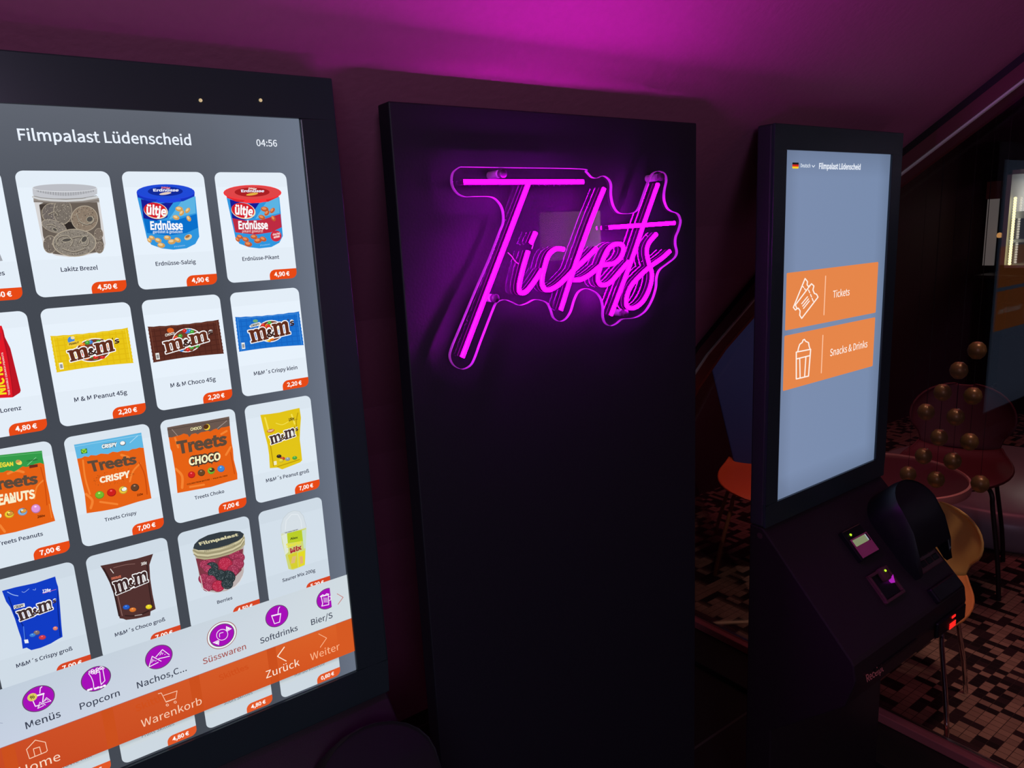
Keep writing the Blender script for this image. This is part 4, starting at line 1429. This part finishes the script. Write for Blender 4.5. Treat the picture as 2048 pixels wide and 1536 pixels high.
# ---- display of the ticket kiosk
p = Pic(uv2)
pts, cols = [], []
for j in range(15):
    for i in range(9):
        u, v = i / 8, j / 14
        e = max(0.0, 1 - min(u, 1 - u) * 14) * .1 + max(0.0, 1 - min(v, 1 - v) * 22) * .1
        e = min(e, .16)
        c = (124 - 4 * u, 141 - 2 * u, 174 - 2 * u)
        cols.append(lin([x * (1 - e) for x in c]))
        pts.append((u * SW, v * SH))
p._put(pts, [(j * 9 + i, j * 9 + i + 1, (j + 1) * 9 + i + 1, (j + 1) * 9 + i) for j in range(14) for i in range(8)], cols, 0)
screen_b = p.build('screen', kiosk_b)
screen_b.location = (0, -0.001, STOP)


def quad_uv(pts):
    q = [uv2(*a) for a in pts]
    return ((q[0][0] + q[3][0]) / 2, (q[1][0] + q[2][0]) / 2, (q[0][1] + q[1][1]) / 2, (q[2][1] + q[3][1]) / 2)


p = Pic(uv2, 0.0001)
u0, u1, v0, v1 = quad_uv(q6((258, 347), (355, 347), (355, 440), (258, 440)))
h = (v1 - v0) / 3
p.rrect_uv(u0, u1, v0, v0 + h, [0.0012, 0.0012, 0, 0], (28, 22, 26))
p.rrect_uv(u0, u1, v0 + h, v0 + 2 * h, 0, (214, 44, 30))
p.rrect_uv(u0, u1, v0 + 2 * h, v1, [0, 0, .0022, .0022], (246, 204, 40))
p.text('Deutsch', q6((385, 418))[0], q6((535, 424))[0], (226, 234, 246), 0.006)
p.line(q6((562, 392), (580, 418), (602, 390)), 1.4, (226, 234, 246))
p.build('language_selector', screen_b)
p = Pic(uv2, 0.0001)
p.text('Filmpalast Lüdenscheid', q6((668, 438))[0], q6((1305, 460))[0], (236, 242, 252), 0.012)
p.build('header_title', screen_b)
OB2 = (230, 134, 74)
W2 = (255, 240, 230)
p = Pic(uv2, 0.0001)
u0, u1, v0, v1 = quad_uv(q7((219, 226), (1155, 130), (1128, 650), (198, 815)))
p.rrect_uv(u0, u1, v0, v1, 0.003, OB2, 0)
p.line(q7((616, 266), (598, 664)), 1.8, (255, 196, 160))
p.text('Tickets', q7((690, 488))[0], q7((860, 462))[0], W2, 0.004)
p.line(q7((405, 292), (285, 588), (306, 614), (330, 596)), 2.3, W2)
p.line(q7((405, 292), (430, 325), (425, 355), (440, 375), (468, 350)), 2.3, W2)
p.line(q7((470, 345), (495, 368), (485, 408), (500, 445), (522, 452), (537, 482), (370, 700), (350, 668), (354, 622), (335, 595), (320, 598), (306, 562)), 2.3, W2, True)
for a, b2 in (((370, 550), (430, 478)), ((380, 575), (440, 500)), ((388, 598), (448, 522)), ((440, 410), (452, 438)), ((460, 455), (470, 480)), ((476, 495), (488, 524)), ((380, 372), (390, 384)), ((398, 395), (410, 410))):
    p.line(q7(a, b2), 2.0, W2)
p.build('tickets_button', screen_b)
p = Pic(uv2, 0.0001)
u0, u1, v0, v1 = quad_uv(q7((196, 870), (1125, 695), (1095, 1195), (176, 1437)))
p.rrect_uv(u0, u1, v0, v1, 0.003, OB2, 0)
p.line(q7((588, 872), (571, 1258)), 1.8, (255, 196, 160))
p.text('Snacks & Drinks', q7((660, 1080))[0], q7((1042, 1000))[0], W2, 0.004)
p.line(q7((315, 1045), (462, 1016), (440, 1290), (315, 1320)), 2.4, W2, True)
p.line(q7((316, 1115), (456, 1080)), 2.4, W2)
p.line(q7((350, 1105), (354, 1308)), 2.2, W2)
p.line(q7((413, 1090), (400, 1296)), 2.2, W2)
p.line(q7((330, 1038), (338, 1000), (350, 965), (376, 945), (384, 922), (398, 914), (410, 934), (440, 948), (446, 985), (456, 1014)), 2.3, W2)
p.build('snacks_button', screen_b)

# ------------------------------------------------------------------ board and neon sign
BY = 0.832
board = MB()
bx0, bx1, bz = 0.4335, 1.003, 1.646
board.box(bx0, bx1, BY, BY + 0.03, 0.0, bz)
tag(board.build('backing_board', M_BOARD, bevel=0.002), 'tall matt black board standing behind the glowing pink neon sign', 'board')
NY_ = 0.806                                          # front face of the acrylic sheet
zn = Z(860, 300, 540 / 1803)


def nloc(x, y, Y):
    p_ = onY(*zn((x, y))[0], Y)
    return p_


sign = thing('neon_sign', 'pink neon sign in handwritten letters on clear acrylic, mounted on the black board', 'neon sign', (0.72, NY_, 1.45))


def sg(p_):
    return (p_[0] - 0.72, p_[1] - NY_, p_[2] - 1.45)


outl = [(205, 112), (600, 118), (1010, 125), (1050, 145), (1085, 180), (1120, 187), (1160, 172), (1195, 190), (1215, 230), (1215, 300), (1230, 370), (1260, 415), (1300, 425), (1360, 420), (1395, 395), (1425, 320), (1460, 220), (1490, 160), (1530, 140), (1570, 155), (1585, 200), (1572, 270), (1570, 330), (1590, 385), (1620, 410), (1660, 425), (1680, 470), (1668, 530), (1648, 580), (1645, 630), (1655, 680), (1640, 720), (1590, 760), (1540, 800), (1520, 850), (1515, 920), (1490, 1000), (1450, 1070), (1400, 1110), (1350, 1125), (1290, 1130), (1250, 1160), (1210, 1175), (1175, 1155), (1160, 1110), (1160, 1050), (1145, 990), (1110, 950), (1050, 925), (1000, 945), (970, 1000), (945, 1080), (910, 1130), (870, 1145), (830, 1120), (812, 1070), (790, 1025), (750, 1005), (700, 1000), (650, 1025), (600, 1037), (550, 1015), (500, 1000), (450, 1020), (425, 1070), (390, 1160), (340, 1290), (300, 1400), (270, 1445), (220, 1465), (165, 1440), (138, 1385), (150, 1320), (200, 1200), (300, 960), (400, 730), (470, 550), (495, 480), (490, 400), (460, 345), (410, 312), (300, 310), (230, 310), (180, 280), (150, 220), (160, 150)]
sm = [(q.x, q.y) for q in smooth_path(outl + [outl[0]], 4)][:-1]
fr_ = [sg(nloc(x, y, NY_)) for x, y in sm]
TH = 0.005
n = len(fr_)
b = MB()
tri = tessellate_polygon([[Vector((q[0], q[2], 0)) for q in fr_]])
vs = [(q[0], 0.0, q[2]) for q in fr_] + [(q[0], TH, q[2]) for q in fr_]
b.add(vs, [tuple(t) for t in tri] + [tuple(i + n for i in reversed(t)) for t in tri])
b.build('acrylic_panel', M_ACR, sign)
b = MB()
ed = []
for i in range(n):
    a, c = Vector(fr_[i - 1]), Vector(fr_[(i + 1) % n])
    t = Vector((c.x - a.x, 0, c.z - a.z)).normalized()
    nn = Vector((-t.z, 0, t.x)) * 0.00025
    ed.append(nn)
vs = [(q[0] + e.x * k, y, q[2] + e.z * k) for k, y in ((1, -0.0002), (1, TH + 0.0002), (-1, TH + 0.0002), (-1, -0.0002)) for q, e in zip(fr_, ed)]
fs = [(k * n + i, k * n + (i + 1) % n, ((k + 1) % 4) * n + (i + 1) % n, ((k + 1) % 4) * n + i) for k in range(4) for i in range(n)]
b.add(vs, fs)
tag(b.build('acrylic_edge', M_EDGE, sign), 'glowing edge of the clear acrylic')

TF = NY_ - 0.011                                   # front of the tubes
strokes = [
    [(235, 212), (1030, 212)],
    [(668, 212), (222, 1385)],
    [(712, 550), (680, 625)],
    [(662, 675), (625, 800), (603, 900), (605, 945), (628, 955), (660, 935), (710, 870), (755, 800)],
    [(900, 663), (850, 660), (800, 700), (770, 790), (755, 870), (765, 920), (800, 935), (860, 905), (930, 840), (975, 790)],
    [(1170, 255), (1080, 480), (970, 790), (880, 1070)],
    [(1120, 655), (1050, 725), (975, 795)],
    [(968, 868), (1010, 866), (1070, 835), (1140, 778)],
    [(1150, 768), (1240, 755), (1290, 700), (1295, 640), (1250, 628), (1200, 660), (1160, 740), (1132, 830), (1132, 880), (1160, 903), (1210, 885), (1270, 820), (1335, 745)],
    [(1530, 225), (1440, 480), (1345, 760), (1215, 1105)],
    [(1205, 517), (1640, 487)],
    [(1520, 560), (1470, 620), (1455, 680), (1470, 760), (1490, 830), (1475, 920), (1430, 1010), (1370, 1055), (1325, 1045), (1320, 990), (1350, 910), (1420, 830), (1490, 770), (1560, 720), (1610, 675)],
]
for s in strokes:
    pts = [sg(nloc(q.x, q.y, TF)) for q in (smooth_path(s, 6) if len(s) > 2 else smooth_path(s, 12))]
    # flat silicone channel (sides) with a domed glowing face
    front, side = MB(), MB()
    hw = 0.0029
    prof = [(-hw, 0.0036), (-hw, 0.0012), (-hw * .6, 0.0002), (0, 0.0), (hw * .6, 0.0002), (hw, 0.0012), (hw, 0.0036)]
    L = len(pts)
    vsf, vss = [], []
    for i in range(L):
        a, c = Vector(pts[max(i - 1, 0)]), Vector(pts[min(i + 1, L - 1)])
        t = (c - a)
        t.y = 0
        t.normalize()
        nn = Vector((-t.z, 0, t.x))
        e = 0.0
        ctr = Vector((pts[i][0], TF - NY_, pts[i][2]))
        vsf += [ctr + nn * w_ + Vector((0, d, 0)) for w_, d in prof]
        vss += [ctr + nn * w_ + Vector((0, d, 0)) for w_, d in ((-hw, 0.0037), (-hw * .96, 0.0109), (hw * .96, 0.0109), (hw, 0.0037))]
    m_ = len(prof)
    ff = [(i * m_ + k, (i + 1) * m_ + k, (i + 1) * m_ + k + 1, i * m_ + k + 1) for i in range(L - 1) for k in range(m_ - 1)] + [tuple(range(m_)), tuple((L - 1) * m_ + k for k in range(m_))]
    front.add(vsf, ff)
    side.add(vss, [(i * 4 + k, (i + 1) * 4 + k, (i + 1) * 4 + (k + 1) % 4, i * 4 + (k + 1) % 4) for i in range(L - 1) for k in range(4)] + [(0, 1, 2, 3), tuple((L - 1) * 4 + k for k in range(4))])
    o = front.build('neon_tube', M_NEON, sign, smooth=True)
    side.build('tube_channel', M_NEONSIDE, o)
    leak = MB()  # light leaking at the channel base, put in as thin glowing lines
    for sd in (-1, 1):
        leak.tube([(v[sd]) for v in [(Vector(vss[i * 4 + 1]), Vector(vss[i * 4 + 2])) if False else {-1: Vector(vss[i * 4 + 1]), 1: Vector(vss[i * 4 + 2])} for i in range(L)]], 0.00028, 5)
    leak.build('base_leak', M_LEAK, o)
for x, y in ((485, 157), (1545, 180), (435, 990), (1303, 1088)):
    q = sg(nloc(x, y, NY_ - 0.004))
    b = MB()
    b.lathe([(0.0, -0.007), (0.0045, -0.007), (0.0058, -0.006), (0.0058, 0.0), (0.0, 0.0)], seg=20)
    o = b.build('mounting_screw', mat('dark_screw_cap', (0.05, 0.02, 0.05), 0.35), sign, True)
    o.location = (q[0], 0.0, q[2])
    o.rotation_euler = (-math.pi / 2, 0, 0)
    b = MB()
    b.tube([(0, 0, 0), (0, BY - NY_ - TH, 0)], 0.0055, 16)
    s_ = b.build('standoff', mat('clear_standoff', (0.5, 0.3, 0.5), 0.3), o)
    s_.parent = sign
    s_.location = (q[0], TH, q[2])
for pth in (((520, 685), (550, 715), (570, 745), (610, 772)), ((690, 630), (680, 660)), ((1440, 565), (1455, 580))):
    pts = [sg(nloc(x, y, NY_ + TH + 0.002)) for x, y in pth]
    MB().tube(smooth_path(pts, 4), 0.0007, 6).build('wire', mat('pink_wire', (0.7, 0.25, 0.5), 0.4), sign, True)

# ------------------------------------------------------------------ lounge behind the glass
ZF = 0.0


def shell_grid(rows, nu=14):
    """rows of (y, z, half width, cup): a moulded shell surface"""
    vs = []
    for y, z, hw, cup in rows:
        for i in range(nu + 1):
            t = -1 + 2 * i / nu
            a = t * math.pi / 2
            vs.append((hw * math.sin(a), y - cup * (1 - math.cos(a)) if z > 0.52 else y, z + (cup * (1 - math.cos(a)) if z <= 0.52 else 0)))
    return vs, [(r * (nu + 1) + i, r * (nu + 1) + i + 1, (r + 1) * (nu + 1) + i + 1, (r + 1) * (nu + 1) + i) for r in range(len(rows) - 1) for i in range(nu)]


SEAT = [(-0.215, 0.415, 0.02, 0), (-0.21, 0.43, 0.10, 0.0), (-0.18, 0.446, 0.16, 0.004), (-0.11, 0.452, 0.2, 0.008), (0.0, 0.448, 0.213, 0.015), (0.1, 0.444, 0.2, 0.025), (0.165, 0.452, 0.172, 0.03), (0.2, 0.475, 0.158, 0.03)]
BACK = [(0.2, 0.477, 0.158, 0.0), (0.222, 0.53, 0.168, 0.03), (0.24, 0.59, 0.2, 0.045), (0.255, 0.65, 0.213, 0.05), (0.27, 0.71, 0.2, 0.05), (0.282, 0.76, 0.165, 0.04), (0.29, 0.795, 0.11, 0.02), (0.293, 0.81, 0.03, 0.0)]


def make_chair(loc, rz, seat_m, back_m, leg_m, label, back='shell', splay=0.03, foot=0.165, scale=(1, 1, 1)):
    t = thing('shell_chair', label, 'chair', loc, rz, None)
    t.scale = scale
    for nm, rows, M in (('seat', SEAT, seat_m), ('backrest', BACK, back_m)):
        if nm == 'backrest' and back != 'shell':
            b = MB()
            b.add([(-0.13, 0.17, 0.46), (0.13, 0.17, 0.46), (0.36, 0.27, 1.65), (-0.36, 0.27, 1.65), (-0.13, 0.192, 0.46), (0.13, 0.192, 0.46), (0.36, 0.292, 1.65), (-0.36, 0.292, 1.65)],
                  [(0, 1, 2, 3), (7, 6, 5, 4), (0, 4, 5, 1), (1, 5, 6, 2), (2, 6, 7, 3), (3, 7, 4, 0)])
            b.build('backrest', M, t, bevel=0.006)
            continue
        if nm == 'backrest':
            rows = [(y, 0.477 + (z - 0.477) * 0.8, hw * 0.92, cu) for y, z, hw, cu in rows]
        vs, fs = shell_grid(rows)
        o = MB().add(vs, fs).build(nm, M, t, smooth=True)
        sd = o.modifiers.new('thickness', 'SOLIDIFY')
        sd.thickness = 0.011
        sd.offset = -1 if nm == 'seat' else 1
        sb = o.modifiers.new('round', 'SUBSURF')
        sb.levels = sb.render_levels = 1
    for sx in (-1, 1):
        for sy in (-1, 1):
            fx, fy = sx * foot, sy * foot
            path = [(sx * 0.05, sy * 0.05, 0.432), (fx * .66, fy * .66, 0.43), (fx * .8, fy * .8, 0.42), (fx * .87, fy * .87, 0.395), (fx * .9, fy * .9, 0.35), (fx + sx * splay * .5, fy + sy * splay * .5, 0.15), (fx + sx * splay, fy + sy * splay, 0.0)]
            MB().tube(smooth_path(path, 3), 0.0085, 12).build('leg', leg_m, t, True)
    return t


make_chair((2.104, 0.933, ZF), math.radians(-76.6), M_ORSEAT, M_YEL, M_CHROME, 'yellow shell chair with chrome legs behind the kiosk with two orange buttons', foot=0.155, scale=(0.8, 0.8, 0.78))
make_chair((2.64, 1.80, ZF), math.radians(-52), M_ORRED, M_BLUE, M_WOOD, 'chair with tall blue back and red seat, seen between board and kiosk', back='panel', splay=0.05, scale=(1, 1, 0.81))
make_chair((3.1, 1.235, ZF), math.radians(-72), M_RED, M_RED, M_DARK, 'dark red shell chair behind the round table')

t = thing('round_table', 'low round table with dark red top and pink rim', 'table', (2.62, 1.27, ZF))
MB().lathe([(0.0, 0.505), (0.262, 0.505), (0.262, 0.527), (0.0, 0.527)], seg=64).build('tabletop', M_TABLE, t, True)
MB().lathe([(0.262, 0.5), (0.27, 0.502), (0.272, 0.515), (0.27, 0.532), (0.262, 0.534), (0.26, 0.53), (0.26, 0.505)], seg=64).build('rim', M_TRIM, t, True)
MB().tube([(0, 0, 0.02), (0, 0, 0.506)], 0.03, 20).build('column', M_DARK, t, True)
MB().lathe([(0.0, 0.0), (0.19, 0.0), (0.19, 0.01), (0.04, 0.028), (0.0, 0.028)], seg=40).build('base', M_DARK, t, True)

o = MB().lathe([(0.0, 0.0), (0.9, 0.0), (0.93, 0.02), (0.95, 0.07), (0.94, 0.16), (0.9, 0.21), (0.85, 0.225), (0.0, 0.225)], (0, 0, 0), 72).build('round_ottoman', M_GREY, None, True)
o.location = (3.98, 1.36, ZF)
o.scale = (0.64, 0.64, 0.8)
tag(o, 'low grey round ottoman with shiny lower edge beyond the yellow chair', 'ottoman')

a, c = Vector((1.99, 1.612, ZF)), Vector((2.13, 1.508, ZF))
d = (c - a)
o = MB().box(0.0, d.length, -0.008, 0.008, 0.0, 0.006).build('floor_strip', mat('cream_floor_strip', (0.9, 0.75, 0.55), 0.4), None, bevel=0.001)
o.location = a
o.rotation_euler = (0, 0, math.atan2(d.y, d.x))
tag(o, 'thin pale strip lying on the carpet behind the glass between board and kiosk', 'strip')

# dim bulbs mirrored in the glass, put in as solid bulbs behind it
GX = 2.3
t = thing('bulb_reflections', 'garland of dim gold bulbs in slanting rows, mirrored in the glass, put in as solid bulbs', 'reflections', (GX, 0.88, 0.68))
pb = [(1954, 701), (1917.6, 741), (1885, 785), (1945.7, 792), (1852, 824), (1911, 834), (1878, 875), (1938.7, 883.5), (1847, 912), (1905, 922), (1816, 948.5), (1872, 959), (1960, 968)]
for x, y in pb:
    q = onX(x, y, GX)
    l_ = (0.0, q.y - 0.88, q.z - 0.68)
    o = MB().lathe([(0.0, 0.027), (0.012, 0.024), (0.021, 0.015), (0.025, 0.0), (0.021, -0.014), (0.011, -0.024), (0.0, -0.026)], seg=20).build('bulb', M_GOLD, t, True)
    o.location = l_
    MB().tube([(0, 0, 0.026), (0, 0, 3.2 - q.z)], 0.0006, 5).build('cable', M_DARK, t).location = l_

# bar at the far side: counter with lit glass-fronted fridge and bottles
t = thing('bar_counter', 'black bar counter carrying the lit drinks fridge at the far right', 'bar counter', (6.0, 1.4, ZF))
MB().box(0.0, 0.6, -0.9, 0.72, 0.565, 0.98).build('front_panel', M_DARK, t)
MB().box(0.0, 0.6, -0.9, 0.74, 0.0, 0.56).build('plinth', M_DARK, t)
MB().box(-0.03, 0.62, -0.92, 0.76, 0.80, 0.812).build('ledge', M_DARK, t)
MB().box(-0.04, 0.64, -0.95, 0.95, 0.985, 1.01).build('countertop', M_DARK, t, bevel=0.004)
t = thing('drinks_fridge', 'brightly lit drinks fridge with rows of small lamps, at the far right', 'fridge', (6.25, 1.15, 1.06))
M_FR = mat('fridge_frame', (0.5, 0.48, 0.44), 0.4)
M_IN = mat('fridge_lining', (0.75, 0.76, 0.7), 0.6)
b = MB()
b.box(-0.2, 0.4, 1.03, 1.06, 0.0, 0.69)
b.box(-0.2, 0.4, -0.5, 1.06, 0.66, 0.69)
b.box(-0.2, 0.4, -0.5, 1.06, 0.0, 0.02)
b.box(0.38, 0.4, -0.5, 1.06, 0.0, 0.69)
b.build('cabinet', M_IN, t)
MB().box(-0.15, 0.38, -0.5, 1.03, 0.35, 0.40).build('shelf', mat('pale_blue_shelf', (0.5, 0.58, 0.8), 0.4), t)
MB().box(-0.15, 0.38, -0.5, 1.03, 0.18, 0.20).build('shelf', mat('pale_blue_shelf', (0.5, 0.58, 0.8), 0.4), t)
b = MB()
for k in range(26):
    b.lathe([(0.0, -0.011), (0.008, -0.008), (0.011, 0.0), (0.008, 0.008), (0.0, 0.011)], (-0.19, 1.0, 0.03 + k * 0.0185), 10)
b.build('lamp_strip', M_WHITELED, t, True)
b = MB()
for k in range(26):
    b.lathe([(0.0, -0.008), (0.006, -0.006), (0.008, 0.0), (0.006, 0.006), (0.0, 0.008)], (-0.02, 1.022, 0.03 + k * 0.0185), 10)
b.build('lamp_strip', mat('dim_white_led', (0.9, 0.9, 0.8), 0.4, emit=(0.9, 0.9, 0.75), estr=0.45), t, True)
li = bpy.data.lights.new('fridge_lamp', 'AREA')
li.energy = 1.5
li.color = (1.0, 0.97, 0.8)
li.size = 0.25
lo = bpy.data.objects.new('fridge_lamp', li)
C.objects.link(lo)
lo.parent = t
lo.location = (0.1, 0.7, 0.64)


def bottle(loc, M, cap_m, hgt_, label, grp):
    r = thing('drink_bottle', label, 'bottle', loc, 0, grp)
    MB().lathe([(0.0, 0.0), (0.026, 0.0), (0.03, 0.01), (0.03, hgt_ * .5), (0.024, hgt_ * .62), (0.012, hgt_ * .84), (0.012, hgt_ * .93), (0.0, hgt_ * .93)], seg=18).build('bottle_body', M, r, True)
    MB().lathe([(0.0, hgt_ * .93), (0.014, hgt_ * .93), (0.014, hgt_), (0.0, hgt_)], seg=14).build('cap', cap_m, r, True)
    return r


M_ORJ = mat('orange_juice', (0.85, 0.42, 0.06), 0.2)
M_WAT = mat('pale_blue_bottle', (0.5, 0.66, 0.75), 0.15)
M_DKB = mat('dark_glass_bottle', (0.06, 0.06, 0.05), 0.15)
M_CAPR = mat('coral_cap', (0.8, 0.2, 0.1), 0.4)
M_CAPB = mat('blue_cap', (0.1, 0.3, 0.6), 0.4)
for k in range(4):
    bottle((6.16, 2.05 - k * 0.075, 1.06 + 0.2005), M_ORJ, M_CAPR, 0.142, 'orange drink bottle on the middle shelf of the lit fridge', 'orange bottles in the fridge')
for k in range(4):
    bottle((6.16, 2.04 - k * 0.075, 1.06 + 0.0205), M_WAT, M_CAPB, 0.152, 'pale blue drink bottle on the lowest shelf of the lit fridge', 'pale blue bottles in the fridge')
for k in range(3):
    bottle((6.2, 2.03 - k * 0.09, 1.06 + 0.4005), M_DKB, M_DARK, 0.2, 'dark glass bottle on the top shelf of the lit fridge', 'dark bottles in the fridge')
t = thing('wall_panel', 'pale grey upright panel beside the lit fridge', 'panel', (6.3, 2.38, 1.06))
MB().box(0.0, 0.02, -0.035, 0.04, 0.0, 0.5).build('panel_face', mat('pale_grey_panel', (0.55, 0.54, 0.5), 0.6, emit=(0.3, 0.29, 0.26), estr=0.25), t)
MB().box(-0.01, 0.03, -0.045, 0.05, 0.5, 0.63).build('panel_head', M_COUNTER, t)
o = MB().lathe([(0.0, 0.0), (0.016, 0.003), (0.02, 0.02), (0.014, 0.035), (0.0, 0.04)], seg=16).build('amber_lamp', mat('amber_glow', (0.6, 0.3, 0.1), 0.4, emit=(1.0, 0.5, 0.15), estr=0.5), None, True)
o.location = (6.25, 2.30, 1.27)
tag(o, 'tiny amber lamp glowing left of the lit fridge', 'lamp')

# lit menu panel across the foyer, seen only as a reflection in the acrylic
t = thing('menu_panel', 'lit menu panel on a post, mirrored faintly in the sign acrylic', 'menu board', (3.3, -2.2, 1.45))
MB().box(-0.28, 0.28, -0.03, 0.0, -0.17, 0.17).build('panel_case', M_DARK, t)
MB().box(-0.02, 0.02, -0.03, -0.005, -1.45, -0.17).build('post', M_DARK, t)
MB().box(-0.2, 0.2, -0.2, 0.17, -1.45, -1.43).build('foot_plate', M_DARK, t)
MB().box(-0.27, 0.27, 0.0, 0.004, -0.16, 0.16).build('lit_face', mat('menu_glow', (0.6, 0.4, 0.35), 0.5, emit=(1.0, 0.7, 0.6), estr=2.2), t)
